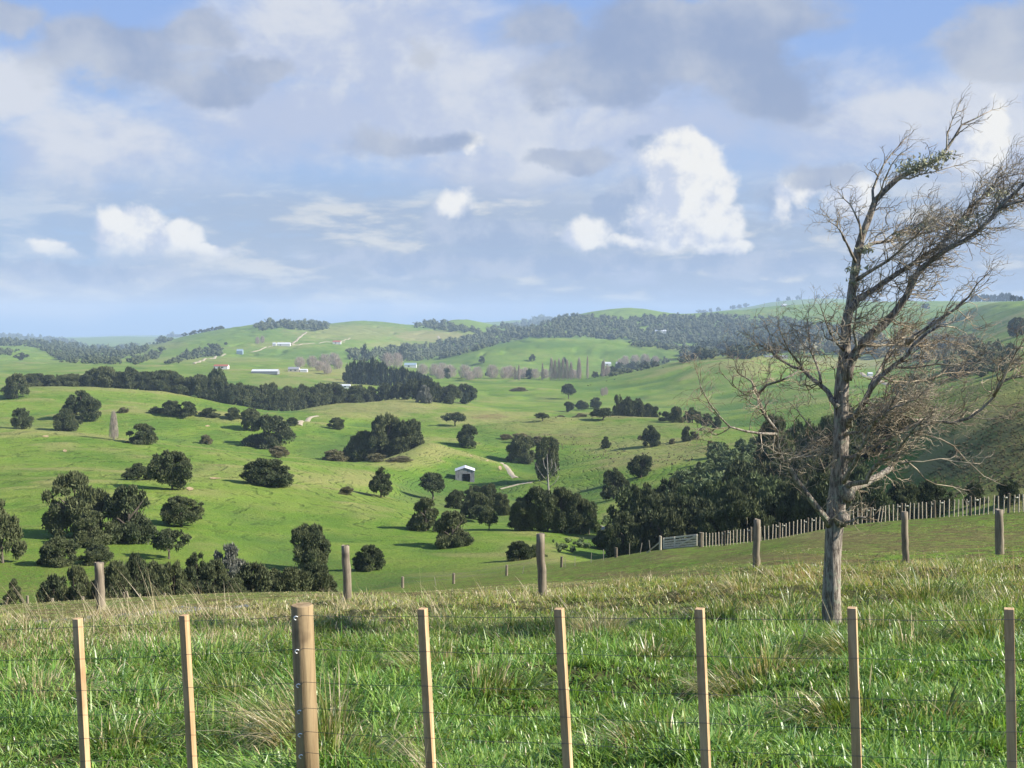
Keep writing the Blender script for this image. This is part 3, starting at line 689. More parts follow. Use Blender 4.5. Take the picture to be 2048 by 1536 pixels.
clump([(668,918,898,56),(752,930,906,50),(800,938,912,60)], 'scrub', 'low greyish bush at the foot of the great central clump', 'grey bushes under the great central clump', cat='bush', d=560)
# two ridge-end dark bushes on second left ridge
clump([(345,830,800,46),(372,832,802,44),(312,826,812,26)], 'dome', 'dark bush in the low row on the second left ridge', 'low bushes along the second left ridge')
clump([(420,833,815,40),(466,838,814,34),(492,838,820,26),(583,850,834,26)], 'dome', 'dark bush strung along the right end of the second left ridge', 'bushes right along the second left ridge')
# long shelterbelt behind the first ridge
belt = []
for i in range(46):
    px = 66 + i * 14.2 + RNG.uniform(-5, 5)
    bse = float(np.interp(px, [60, 200, 330, 400, 470, 590, 700], [775, 777, 786, 800, 812, 823, 806]))
    hgt = float(np.interp(px, [60, 100, 180, 220, 330, 400, 430, 470, 560, 640, 700], [26, 30, 34, 44, 46, 50, 52, 46, 50, 48, 34])) * RNG.uniform(0.82, 1.12)
    belt.append((px, bse - 1, bse - hgt, RNG.uniform(34, 52)))
belt.sort(); NB = sum(q[0] < 400 for q in belt)
for j, (px, b_, tp, wd) in enumerate(belt):
    lab = ('dark tree in the long belt behind the left ridge' + place(j, NB)) if px < 400 else ('dark tree in the descending right stretch of the belt' + place(j - NB, len(belt) - NB))
    tree(px, b_, tp, wd, ['round', 'dome', 'dark'][j % 3], lab, 'trees of the long belt behind the left ridge' if px < 400 else 'trees of the lower right belt stretch', d=float(np.interp(px, [60, 470, 700], [1015, 1050, 1140])), lift=0.04)
clump([(434,798,734,44)], 'bush', 'pale tall evergreen rising above the long left belt', None, d=1075)
clump([(718,802,768,36),(742,800,772,34),(770,800,764,36),(798,802,764,40),(825,802,756,46),(852,800,756,50),(868,801,762,40)], 'dark', 'dark round tree massed at the right end of the long belt', 'dark trees at the right end of the long belt', d=1190)
clump([(848,806,770,30)], 'grey', 'pale grey tree before the dark mass at the belt end', None)
clump([(902,808,768,44),(930,808,766,44)], 'round', 'evergreen of the pair right of the belt end', 'evergreen pair right of the belt end')
# pine block
pines = [(700 + 6.2 * i + RNG.uniform(-2, 2), float(np.interp(i, [0, 26], [752, 778])), float(np.interp(i, [0, 8, 18, 26], [722, 722, 738, 752])) + RNG.uniform(-5, 5), RNG.uniform(16, 24)) for i in range(27)]
clump(pines, ['farpine', 'far'], 'tall dark pine in the plantation block at the valley centre', 'pines of the plantation block', d=1680)
# gully thicket behind the left brow
th = [(110,1205,1140,60),(150,1205,1120,60),(190,1205,1150,60),(235,1205,1108,62),(270,1200,1105,66),(310,1203,1112,66),(350,1205,1108,66),(392,1205,1106,62),(430,1205,1130,66),(470,1205,1140,60),(130,1210,1160,60),(210,1210,1128,60),(330,1210,1150,70),(410,1210,1150,60),(505,1203,1128,64),(545,1203,1120,64),(585,1203,1112,70),(625,1200,1118,68),(648,1185,1140,44),(560,1205,1150,60),(290,1210,1150,60)]
th.sort()
for j, (px, b_, tp, wd) in enumerate([(q[0], q[1], q[2] + RNG.uniform(-16, 22), q[3] * RNG.uniform(1.0, 1.4)) for q in th]):
    tree(px, b_, tp, wd, ['dark', 'round', 'dome'][j % 3], 'dark evergreen in the gully thicket behind the field brow' + place(j, len(th)), 'gully thicket behind the field brow', d=RNG.uniform(118, 150))
clump([(460,1175,1086,74)], 'grey', 'silvery grey half bare tree at the gully thicket', None, d=158)
# knot of trees in the valley bottom
clump([(912,1018,978,44),(945,1015,970,40),(980,1020,966,46),(960,1040,984,52),(1005,1030,985,40),(938,1035,1000,40)], ['round', 'dome'], 'dark evergreen in the group on the slope below the barn', 'evergreen group below the barn')
clump([(958,1045,1010,44),(978,1060,1020,46)], 'umbrella', 'small open tree with a bare trunk right of the lowest slope trees', 'small open trees right of the lowest slope trees')
clump([(1045,1068,992,60),(1080,1075,970,70),(1120,1078,972,72),(1155,1070,985,60),(1040,1075,1015,50),(1095,1082,1010,60),(1140,1082,1010,60),(1178,1050,1000,50),(1065,1080,1020,50),(1160,1080,1030,44)], ['round', 'bush', 'dome'], 'evergreen in the mixed clump before the dead white tree', 'large mixed clump at the valley bottom', d=262, lift=0.12)
# wooded gully behind the batten fence
gl = []
for (x0, x1, yb0, yb1, h0, h1, n, dd, wid) in [(1255,1460,1075,1085,70,95,9,215,70),(1260,1480,1035,1040,66,80,9,260,62),(1440,1700,1080,1060,90,110,10,190,80),(1420,1720,1030,1000,80,80,11,250,70),(1480,1790,985,935,70,60,10,300,66),(1700,1860,1030,1000,62,44,6,200,60),(1540,1800,930,880,60,60,8,330,56),(1560,1780,880,850,50,50,6,350,50)]:
    for i in range(n):
        f = (i + RNG.uniform(-.3, .3)) / (n - 1)
        px = x0 + (x1 - x0) * f; b_ = yb0 + (yb1 - yb0) * f; gl.append((px, b_, b_ - (h0 + (h1 - h0) * f) * RNG.uniform(.7, 1.15), wid * RNG.uniform(1.15, 1.6), dd * RNG.uniform(.95, 1.05)))
gl.sort(); GLN = {True: sum(q[1] > 1020 for q in gl), False: sum(q[1] <= 1020 for q in gl)}; GLC = {True: 0, False: 0}
for j, (px, b_, tp, wd, dd) in enumerate(gl):
    low = b_ > 1020; GLC[low] += 1
    tree(px, b_, tp, wd, ['round', 'bush', 'dark', 'dome'][j % 4], ('evergreen low in the gully behind the batten fence' if low else 'evergreen high in the gully behind the bare tree') + place(GLC[low] - 1, GLN[low]),
         'lower trees of the wooded gully' if low else 'upper trees of the wooded gully', d=dd)
# row leading left from the upper gully
clump([(1238,832,788,26),(1255,836,792,30),(1275,838,796,30),(1295,838,806,30),(1312,840,812,26),(1265,838,800,34)], ['round', 'dome'], 'dark tree in the tight tall row on the middle ridge', 'tight tall row of trees on the middle ridge', d=900)
clump([(1330,842,822,22),(1352,845,812,34),(1385,846,814,34),(1412,852,826,24),(1432,856,832,24)], 'dome', 'dark rounded tree trailing right from the tight tall row', 'rounded trees right of the tight row')
clump([(1120,842,830,34),(1160,838,826,40),(1195,836,824,36),(1230,838,826,30)], 'scrub', 'brown scrub bush in the hollow along the middle ridge', 'brown scrub in the ridge hollow', cat='bush', d=905)
clump([(1040,885,866,46),(1010,878,868,30),(1075,890,872,40),(1100,888,874,36)], 'scrub', 'brown gorse like bush on the rough slope above the barn track', 'brown bushes on the rough slope', cat='bush')
clump([(1390,880,862,18),(1345,888,876,14),(1420,895,880,16),(1450,905,888,18),(1280,880,870,12)], 'scrub', 'small brown bush dotted over the rough right slope', 'small brown bushes on the rough slope', cat='bush')
# bare deciduous trees and poplars of the valley floor
tree(228, 880, 822, 24, 'poplar', 'lone bare pale poplar standing in the grassy bowl on the left')
pp = [(1103,752,716,14),(1110,752,720,13),(1118,752,718,13),(1126,752,717,14),(1134,752,719,13),(1142,752,724,12),(1158,752,716,14),(1205,748,722,10),(1208,752,718,7),(1160,750,722,7),(1038,756,730,8),(1030,757,732,7),(1085,755,726,7),(1175,742,712,7)]
clump(pp, 'poplar', 'bare pale poplar in the thin row across the valley floor', 'bare poplars across the valley floor', d=2000)
wl = [(600,735,714,24),(625,735,712,26),(650,732,708,28),(668,730,706,26),(640,742,722,24),(675,738,716,22),(655,748,728,20),(775,735,706,28),(795,735,706,26),(870,752,728,26),(900,755,730,30),(930,756,730,30),(955,757,734,26),(985,757,730,28),(1010,757,734,24),(1050,756,735,20),(880,758,738,22),(1250,732,712,20),(1270,731,710,22),(1290,731,708,22),(1310,730,712,18),(1240,735,718,16),(1145,754,740,16),(1215,752,730,12),(1020,756,732,28),(1040,757,738,24),(1070,757,738,22),(1090,757,738,22),(1150,757,740,24),(845,750,728,26),(940,760,742,24),(885,750,726,26),(515,688,674,10),(525,686,672,10)]
clump([q for q in wl if q[0] < 820], 'willow', 'bare pinkish grey tree in the leafless grove behind the farmhouse', 'leafless grove behind the farmhouse')
clump([q for q in wl if 820 <= q[0] < 1100], 'willow', 'bare pinkish grey tree in the band across the valley centre', 'leafless band across the valley centre')
clump([q for q in wl if q[0] >= 1100], 'willow', 'bare pinkish tree in the leafless grove right of the poplars', 'leafless grove right of the poplars')
dk = [(893,756,734,22),(1060,758,736,16),(1140,752,742,12),(1128,728,714,10),(1110,752,742,14),(730,722,688,18),(806,722,690,18),(975,752,742,10),(1240,742,724,20),(1225,748,732,24),(1265,740,724,22),(1290,738,722,20),(1310,734,722,18),(1210,752,738,18),(690,760,742,12)]
clump(dk, 'far', 'dark evergreen among the leafless valley floor trees', 'dark trees among the leafless groves')
clump([(1212,790,774,10),(1205,792,776,10)], 'willow', 'thin leafless tree beside the flat paddock trees', 'thin leafless paddock trees')
# skyline trees, far
sk = [(330 + i * 9 + RNG.uniform(-3, 3), None) for i in range(13)] + [(x, None) for x in (1400, 1412, 1424, 1440, 1470, 1482, 1496, 1560, 1580, 1600, 1640, 1660, 1690, 1716, 1740, 1760)]
sk.sort()
for j, (px, _) in enumerate(sk):
    y0 = float(np.min(768 - 0)) if False else None
    X, Y, Z = locate([px], [300.0])      # nothing that high: returns the crest
    b_ = unuv(X[0] / Y[0], Z[0] / Y[0])[1]
    tree(px, b_, b_ - RNG.uniform(5, 9), RNG.uniform(8, 16), 'far', ('small dark tree on the skyline of the far left hill' + place(j, 13)) if px < 700 else ('small dark tree along the far right skyline' + place(j - 13, len(sk) - 13)), 'skyline trees of the far left hill' if px < 700 else 'trees along the far right skyline', X=Vector((X[0], Y[0], Z[0])))
sk2 = [1950 + i * 7.5 for i in range(14)]
for j, px in enumerate(sk2):
    X, Y, Z = locate([px], [300.0]); b_ = unuv(X[0] / Y[0], Z[0] / Y[0])[1]
    tree(px, b_, b_ - RNG.uniform(9, 17), RNG.uniform(10, 15), 'farpine', 'tall pine in the row on top of the far right hill' + place(j, 14), 'pine row on the far right hilltop', X=Vector((X[0], Y[0], Z[0])))

# ---- woods that read as one mass
def wood(name, polys, n, hpx, label, mt=M_DARK, smin=5, group=None, seed=1, leaf=26):
    g = np.random.default_rng(seed); P_ = []
    for poly in polys:
        poly = np.array(poly, float); A = 0.5 * abs(np.dot(poly[:, 0], np.roll(poly[:, 1], 1)) - np.dot(poly[:, 1], np.roll(poly[:, 0], 1)))
        lo, hi = poly.min(0), poly.max(0); want = int(n * A); c_ = 0
        while c_ < want:
            q = g.uniform(lo, hi); ins = False; j = len(poly) - 1
            for i in range(len(poly)):
                if (poly[i, 1] > q[1]) != (poly[j, 1] > q[1]) and q[0] < (poly[j, 0] - poly[i, 0]) * (q[1] - poly[i, 1]) / (poly[j, 1] - poly[i, 1]) + poly[i, 0]: ins = not ins
                j = i
            if ins: P_.append(q); c_ += 1
    P_ = np.array(P_); X, Y, Z = locate(P_[:, 0], P_[:, 1]); V, Fc, T = [], [], []; k = 0
    iv, fi = ICO1
    for x, y, z in zip(X, Y, Z):
        h = hpx / F * y * (.45 + 1.05 * g.random() ** 1.6) if hpx > 0 else -hpx * g.uniform(.6, 1.3); r = (h * .5 + (hpx / F * y if hpx > 0 else h) * .5) * g.uniform(.3, .75)
        v = iv * (1 + g.uniform(-.3, .3, (len(iv), 1))) * (r * .85, r * .85, h * .48) + (x, y, z + h * .5)
        V.append(v); Fc.append(fi + k); k += len(v); T.append(np.full(len(v), g.random() * .25))
        d = unit(leaf, g); d[:, 2] = np.abs(d[:, 2]) * 1.0 - .15; c_ = d * (r, r, h * .5) * g.uniform(.8, 1.12, (leaf, 1)) + (x, y, z + h * .5)
        tri = c_[:, None, :] + g.normal(0, 1, (leaf, 3, 3)) * r * (.24 if leaf < 100 else .15)
        V.append(tri.reshape(-1, 3)); Fc.append(np.arange(leaf * 3).reshape(-1, 3) + k); k += leaf * 3; T.append(np.repeat(g.beta(1.2, 2.4, leaf), 3))
    me = np_mesh(name, np.concatenate(V), np.concatenate(Fc), mt, False, {'tone': np.concatenate(T)})
    return tag(mobj(name, me), label, 'woodland', None, 'stuff')
wood('woodland', [[(690,640+65),(760,700),(860,690),(960,672),(1000,655),(1100,636),(1160,634),(1250,640),(1350,636),(1440,634),(1560,640),(1640,650),(1700,660),(1700,690),(1560,690),(1460,700),(1400,688),(1330,690),(1270,684),(1250,680),(1160,676),(1050,676),(960,700),(900,716),(840,722),(760,724),(700,722)]], 0.085, 8, 'wide dark forest covering the far hillside behind the smooth green ridge', seed=3)
wood('woodland', [[(0,672),(60,676),(130,682),(180,694),(230,698),(290,690),(300,704),(250,716),(240,730),(170,728),(120,725),(100,710),(60,694),(0,692)],[(0,700),(40,702),(20,712),(0,712)],[(250,722),(320,705),(330,700),(315,718),(270,730)]], 0.095, 8, 'dark native wood spread over the far left hills', seed=4)
wood('woodland', [[(330,728),(370,708),(420,696),(448,700),(440,712),(400,716),(345,730)],[(295,688),(330,678),(350,672),(345,682),(305,690)]], 0.09, 8, 'dark strip of bush in the folds of the far left hill', seed=5)
wood('woodland', [[(510,652),(560,644),(600,646),(650,648),(655,660),(620,662),(560,656),(520,664)],[(505,655),(540,652),(530,662)]], 0.10, 8, 'dark copse crowning the far central hilltop', seed=6)
wood('woodland', [[(825,656),(860,644),(890,650),(930,658),(965,664),(960,668),(900,664),(860,658)]], 0.10, 8, 'dark copse on the far hill right of the dry knoll', seed=7)
wood('woodland', [[(1350,726),(1390,706),(1440,690),(1500,686),(1580,680),(1640,686),(1620,700),(1540,708),(1500,718),(1430,716),(1360,728)]], 0.05, 17, 'dark tall wood on the green ridge left of the bare tree', M_PINE, seed=8, leaf=50)
wood('woodland', [[(1255,686),(1330,690),(1400,700),(1395,706),(1320,698),(1260,692)],[(1205,750),(1240,736),(1320,722),(1345,724),(1290,740),(1220,754)]], 0.10, 8, 'dark hedge like strips of trees below the far white shed', seed=9)
wood('woodland', [[(1560,690),(1700,680),(1860,680),(1960,690),(1960,730),(1900,740),(1800,720),(1700,712),(1600,712)]], 0.014, 18, 'brownish leafless wood behind the bare tree', M_SCRUB, seed=10, leaf=60)
wood('woodland', [[(1890,745),(1930,722),(1980,716),(2030,722),(2040,742),(1960,756),(1900,760)],[(1790,795),(1850,770),(1860,790),(1800,815)]], 0.012, 30, 'dark trees massed on the near right hill crest', M_DARK, seed=11, leaf=110)
wood('woodland', [[(1450,900),(1560,880),(1620,900),(1600,1000),(1500,1040),(1400,1030),(1320,1000),(1380,960)]], 0.007, -5.0, 'green understorey shrubs filling the wooded gully', M_BUSH, seed=12, leaf=300)
wood('rough_scrub', [[(1850,960),(1900,900),(1990,830),(2060,800),(2120,800),(2120,960),(2000,985),(1900,1000)]], 0.035, -0.34, 'low rough scrub on the shaded right hillside', M_SCRUB, seed=13, leaf=60)
wood('rough_scrub', [[(1010,868),(1100,868),(1180,880),(1300,905),(1400,915),(1440,890),(1380,930),(1250,930),(1130,905)],[(1090,842),(1260,836),(1250,832),(1100,836)]], 0.02, -0.7, 'brown tussock clumps over the rough middle slope', M_SCRUB, seed=14, leaf=24)
wood('rough_scrub', [[(1180,1040),(1290,1030),(1300,1080),(1200,1075)],[(1100,1080),(1230,1085),(1230,1100),(1080,1110)]], 0.010, -1.0, 'swampy rushes on the valley floor near the gate', M_BUSH, seed=15, leaf=40)
# ------------------------------------------------------------------ the bare wind-swept tree
def lichen_bark():
    m, t = mat('lichen_bark'); p = objpos(t)
    ps = t.vm('MULTIPLY', p, (1, 1, 0.16))
    n1 = t.noise(ps, 34.0, 5, 0.7, 0.4); n2 = t.noise(p, 9.0, 5, 0.6); n3 = t.noise(p, 60.0, 4, 0.7)
    g = t.mix(t.ramp(n1, 0.38, 0.62), (0.115, 0.094, 0.074), (0.42, 0.365, 0.295))
    g = t.mix(t.mul(t.ramp(n2, 0.52, 0.66), t.ramp(n3, 0.40, 0.56)), g, (0.30, 0.34, 0.24))
    return finish(m, t, g, 0.92, 0.15, t.add(n1, t.mul(n3, 0.25)), 0.022, 1.0)
def twig_bark():
    m, t = mat('twig_bark'); p = objpos(t); n1 = t.noise(p, 3.0, 4, 0.65); n3 = t.noise(p, 22.0, 4, 0.7)
    g = t.mix(t.ramp(n1, 0.40, 0.62), (0.21, 0.165, 0.11), (0.48, 0.40, 0.28)); g = t.mix(t.mul(t.ramp(n3, 0.55, 0.68), 0.6), g, (0.24, 0.26, 0.15))
    return finish(m, t, g, 0.85, 0.2)
M_LBARK, M_TWB = lichen_bark(), twig_bark()
m_, t_ = mat('lichen'); M_LICH = finish(m_, t_, t_.mix(t_.noise(objpos(t_), 30.0, 3), (0.22, 0.23, 0.13), (0.46, 0.46, 0.33)), 0.95, 0.1)
TD = 16.0
def limb_pts(pts, y0, y1):
    """(px, py) list -> world points, drifting in depth from y0 to y1, finely resampled with a little kink"""
    n = len(pts); out = []
    for i, q in enumerate(pts): out.append(at(q[0], q[1], TD + y0 + (y1 - y0) * i / max(n - 1, 1)))
    res = []
    for i in range(n - 1):
        a, b = out[i], out[i + 1]; k = max(1, int((b - a).length / 0.13))
        p0 = out[i - 1] if i else a - (b - a); p3 = out[i + 2] if i + 2 < n else b + (b - a)
        for j in range(k):
            t = j / k; res.append(0.5 * ((2 * a) + (b - p0) * t + (2 * p0 - 5 * a + 4 * b - p3) * t * t + (3 * a - p0 - 3 * b + p3) * t ** 3))
    res.append(out[-1]); return res
TRUNK = [([(1662,1268),(1663,1240),(1664,1180),(1665,1110),(1667,1070),(1671,1035),(1675,990),(1679,930),(1682,870),(1683,800),(1686,752),(1690,700),(1692,650),(1701,610),(1706,569),(1711,535),(1716,500),(1724,470),(1740,430),(1750,402),(1769,382),(1794,358),(1822,343),(1854,329),(1881,314),(1896,294),(1909,274),(1923,250),(1953,236),(1984,220)],
          [25,20,18,16.8,17.2,19,17.5,16,15,14.5,14,11,10,9.2,8.8,8.4,8.2,7.4,6.5,6,5.5,6,5,4.5,3.8,3,2.5,2.2,1.6,.8], 0, 0)]
LIMBS = [  # px/py points, start radius px, end radius px, depth drift from, to
 ([(1694,760),(1708,712),(1726,684),(1749,666),(1793,624),(1811,597),(1834,553),(1848,535),(1878,507),(1909,491),(1948,468),(1976,444),(2000,417),(2024,387),(2048,366),(2090,345)], 12, 2.5, 0, -.5),
 ([(2000,417),(2023,409),(2050,401),(2090,392)], 4, 1.5, -.4, -.7),
 ([(1700,622),(1718,600),(1752,577),(1786,556),(1823,529),(1854,508),(1888,481),(1909,457),(1935,424),(1962,397),(1989,370),(2010,340)], 8, 1.2, 0, .7),
 ([(1712,560),(1742,542),(1769,526),(1796,505),(1825,480),(1850,452)], 5, 1, 0, -.8),
 ([(1716,503),(1749,488),(1779,481),(1804,467),(1831,466),(1862,462),(1890,450)], 5, 1, 0, .9),
 ([(1698,852),(1700,838),(1707,831),(1726,803),(1739,777),(1762,754),(1794,731),(1812,712),(1843,675),(1872,655)], 8.5, 3, 0, -.8),
 ([(1812,690),(1830,672),(1854,657),(1881,641),(1909,620),(1935,593),(1956,568),(1979,543)], 6, .8, -.2, -.9),
 ([(1740,776),(1755,748),(1765,728),(1776,705),(1792,680),(1800,650)], 5, 1.2, -.3, .4),
 ([(1684,965),(1692,955),(1707,927),(1722,901),(1735,868),(1755,836),(1781,808),(1800,780)], 7, 1.5, 0, -1.1),
 ([(1680,914),(1702,917),(1732,901),(1765,881),(1804,862),(1838,845),(1902,855-10),(1934,838),(1967,818),(1987,793),(2001,766),(2048,752),(2090,745)], 5, 2, 0, -.6),
 ([(1690,975),(1706,966),(1731,964),(1752,930),(1788,911),(1804,888),(1820,868),(1834,850)], 6.5, 2, 0, -1.3),
 ([(1687,985),(1706,978),(1733,966),(1757,952),(1783,936)], 8, 6.5, 0, .7),
 ([(1696,836),(1752,826),(1791,829),(1837,838),(1880,828)], 4.5, 1, 0, .8),
 ([(1694,868),(1720,862),(1752,845),(1790,815),(1830,800)], 4.5, 1, 0, -1.5),
 ([(1987,793),(2001,766),(2019,734),(2035,702),(2048,682)], 3, 1, -.6, -.9),
 ([(1860,872),(1884,880),(1908,894),(1931,920),(1950,938),(1968,953)], 2.2, 1, -.9, -1.1),
 ([(1800,928),(1823,925),(1879,920),(1934,925),(1960,928)], 2.0, .8, -1.0, -1.2),
 ([(1810,920),(1832,937),(1850,956),(1869,969),(1905,973)], 2.2, .8, -1.0, -.9),
 ([(1660,1052),(1654,1043),(1641,1028),(1621,1002),(1602,973),(1579,937),(1566,920),(1556,888),(1553,862),(1536,839),(1517,803),(1517,787),(1533,770),(1563,761),(1590,747)], 9, 2, 0, -.9),
 ([(1553,868),(1525,868),(1494,863),(1461,852),(1439,832),(1419,803),(1403,777),(1396,750)], 3.6, .7, -.6, -1.2),
 ([(1517,795),(1504,764),(1490,752),(1478,745),(1470,725)], 3, .7, -.8, -.5),
 ([(1676,815),(1664,797),(1656,781),(1641,766),(1621,754),(1604,738),(1589,734),(1560,718),(1543,705),(1510,684)], 7.5, 1.2, 0, .7),
 ([(1641,766),(1634,735),(1622,700),(1616,660),(1617,625)], 4, .8, .2, .9),
 ([(1604,738),(1590,715),(1570,690),(1560,660)], 3.5, .8, .3, -.5),
 ([(1688,700),(1670,680),(1655,650),(1640,610)], 4, .8, 0, -.7),
 ([(1712,525),(1696,496),(1686,468),(1672,455),(1660,444)], 3.5, .8, 0, -.4),
 ([(1722,478),(1718,451),(1712,427),(1698,410),(1690,395),(1683,380)], 3.2, .6, 0, .4),
 ([(1747,408),(1747,380),(1756,352),(1770,326),(1786,305),(1810,278)], 3.6, .7, 0, .5),
 ([(1752,400),(1768,360),(1782,330),(1800,310),(1812,300)], 2.4, .6, 0, -.4),
 ([(1800,354),(1820,356),(1838,350),(1871,342),(1908,332)], 3, .8, 0, -.3),
 ([(1893,300),(1896,270),(1905,240),(1920,205)], 2, .5, 0, .2),
 ([(1686,1046),(1700,1040),(1718,1037),(1733,1035)], 4.5, 2, -.1, -.3),
 ([(1566,925),(1600,912),(1626,900),(1650,905)], 2, .8, -.7, -.3),
 ([(1630,866),(1617,850),(1600,830),(1588,842)], 2.4, .8, -.5, -.2),
 ([(1672,920),(1650,940),(1640,915),(1648,890)], 2.2, .8, -.3, .2),
 ([(1700,720),(1712,690),(1708,660),(1714,620),(1735,590)], 4, 1.2, 0, -.5),
 ([(1730,690),(1770,690),(1815,690),(1850,690),(1885,680),(1920,690)], 3, .8, -.2, .6),
 ([(1790,735),(1830,735),(1870,730),(1910,728),(1950,715)], 3, .8, -.6, -.9),
 ([(1763,752),(1800,765),(1850,760),(1900,745),(1940,745)], 3, .8, -.5, .4),
 ([(1726,803),(1760,812),(1800,800),(1850,795),(1880,770)], 3, .8, -.3, -.6),
]
def build_bare_tree():
    base = at(1662, 1262, TD); base.z = gz(base.x, base.y)
    root = empty('bare_tree', base); inv = Vector(base)
    tag(root, 'tall leafless wind swept tree leaning right in the rank grass, its bark flecked with lichen', 'tree')
    allp = []; pf = lambda y: y / F
    mb = MB()
    pts = limb_pts(TRUNK[0][0], 0, .25); L0 = TRUNK[0][0]
    zs = [at(q[0], q[1], TD).z for q in L0]
    rad = [float(np.interp(-p.z, [-z for z in zs[::-1]][::1] if zs[0] > zs[-1] else [-z for z in zs[::-1]], TRUNK[0][1][::-1])) * TD / F for p in pts]
    rad[0] *= 1.15
    mb.tube([p - inv for p in pts], rad, 22, 0.05)
    knot = at(1684, 1038, TD - 0.08) - inv
    v, f = ICO2; mb.raw(v * (1 + RNG.uniform(-.16, .16, (len(v), 1))) * (.10, .07, .11) + np.array(knot), f.tolist())
    hole = at(1692, 985, TD - 0.03) - inv; mb.raw(v * (1 + RNG.uniform(-.2, .2, (len(v), 1))) * (.12, .08, .15) + np.array(hole), f.tolist())
    mb.build('trunk', M_LBARK, root, smooth=True)
    allp.append((pts, rad))
    for (ps, r0, r1, y0, y1) in LIMBS:
        p = limb_pts(ps, y0, y1)
        # small crooks
        n = len(p); p = [q + Vector((RNG.uniform(-1, 1), RNG.uniform(-1, 1), RNG.uniform(-1, 1))) * (0.016 if 0 < i < n - 1 else 0) for i, q in enumerate(p)]
        rr = [max(0.0035, .88 * (r0 + (r1 - r0) * (i / (n - 1)) ** 0.8) * TD / F) for i in range(n)]
        b = MB(); b.tube([q - inv for q in p], rr, 10 if r0 > 4 else 7, 0.07)
        b.build('limb', M_LBARK if r0 > 3.4 else M_TWB, root, smooth=True); allp.append((p, rr))
    # twigs: crooked, swept to the right by the wind
    g = random.Random(5); tw = MB(); cnt = 0
    V, Fc = [], []; nv = 0
    def strand(p, d, L, r, depth, up):
        nonlocal nv, cnt
        n = max(3, int(L / 0.042)); q = Vector(p); d = Vector(d); P_ = [q.copy()]; kids = []
        for i in range(n):
            d = (d + Vector((g.gauss(0, .34), g.gauss(0, .34), g.gauss(0, .34) )) + Vector((0.085, 0, 0.055)) * up).normalized()
            q = q + d * (L / n); P_.append(q.copy())
            if depth > 0 and i > 0 and g.random() < 0.66: kids.append((q.copy(), d.copy(), 1 - i / n))
        for i, pt in enumerate(P_):
            dd = (P_[min(i + 1, n)] - P_[max(i - 1, 0)]).normalized(); x = dd.cross(Vector((.3, .9, .2))).normalized(); y = dd.cross(x)
            rr = r * (1 - 0.75 * i / n)
            for k in range(3):
                a = k * 2.0944; V.append(pt + x * math.cos(a) * rr + y * math.sin(a) * rr - inv)
        for i in range(n):
            for k in range(3):
                a = nv + i * 3 + k; b = nv + i * 3 + (k + 1) % 3; Fc.append((a, b, b + 3, a + 3))
        nv += (n + 1) * 3; cnt += 1
        for (kp, kd, f) in kids:
            sd = Vector((g.gauss(0, 1), g.gauss(0, 1), g.gauss(0, 1))).normalized()
            nd = (kd * 0.75 + sd * 0.75 + Vector((0.25, 0, 0.15)) * up).normalized()
            strand(kp, nd, L * g.uniform(.3, .62) * (0.6 + .4 * f), r * 0.62, depth - 1, up)
    for li, (p, rr) in enumerate(allp):
        ln = sum((p[i + 1] - p[i]).length for i in range(len(p) - 1)); k = 0
        for i in range(1, len(p)):
            px_, py_ = unuv(p[i].x / p[i].y, p[i].z / p[i].y)
            if li == 0 and py_ > 880: continue
            if li == 0 and i < len(p) * .45 and g.random() < .55: continue
            dens = 1.8 if li == 0 else (3.4 if i > len(p) * 0.25 else 1.2)
            if li in (37, 38, 39, 40, 6, 7, 10): dens *= .7
            if 1 <= li <= 5: dens *= 1.35
            if 19 <= li <= 25: dens *= .62
            if li in (9, 10, 11, 13, 14): dens *= .7
            if li in (16, 17, 18): dens = .35
            if li == 12 or li == 32: dens = 0.3
            for _ in range(int(dens) + (g.random() < dens % 1)):
                d0 = (p[i] - p[i - 1]).normalized(); sd = Vector((g.gauss(0, 1), g.gauss(0, 1), g.gauss(0, .9))).normalized()
                up = 1.0 if px_ > 1690 else 0.25
                d1 = (d0 * 0.7 + sd * 0.85 + Vector((0.3 if px_ > 1690 else -0.12, 0, 0.25))).normalized()
                strand(p[i], d1, g.uniform(.22, .60) * (0.6 if li in (27, 28, 29, 30, 31) or (li == 0 and py_ < 420) else 1) * (1.25 if py_ > 640 or 1 <= li <= 5 else 1), min(0.009, rr[i] * .6) * g.uniform(.6, 1) + .0019, 2, up)
        strand(p[-1], (p[-1] - p[-2]).normalized(), .32, rr[-1] * .8, 2, 1)
    me = bpy.data.meshes.new('twigs'); 
    o = mobj('twigs', np_mesh('twigs', np.array([v[:] for v in V]), np.array(Fc), M_TWB, True), root); tag(o, kind='stuff')
    # pale lichen tufts in the upper forks
    lv, lf, k = [], [], 0
    for (cx, cy, n, s_) in [(1828,330,70,.16),(1868,322,60,.16),(1890,310,25,.1),(1815,345,30,.1),(1712,540,30,.10),(1708,565,20,.08),(1730,500,20,.08),(2010,390,40,.16),(1998,415,30,.12),(1950,440,30,.16),(1850,455,20,.12),(1800,470,15,.08),(1930,450,20,.1),(1845,340,30,.12)]:
        for _ in range(n * 3):
            c_ = at(cx, cy, TD) + Vector((g.gauss(0, s_ * .7), g.gauss(0, s_ * .5), g.gauss(0, s_ * .28))) - inv
            a, b, c2 = [c_ + Vector((g.gauss(0, .018), g.gauss(0, .018), g.gauss(0, .022))) for _ in range(3)]; lv += [a[:], b[:], c2[:]]; lf.append((k, k + 1, k + 2)); k += 3
    mobj('lichen', np_mesh('lichen', np.array(lv), np.array(lf), M_LICH), root)['kind'] = 'stuff'
    return root
build_bare_tree()

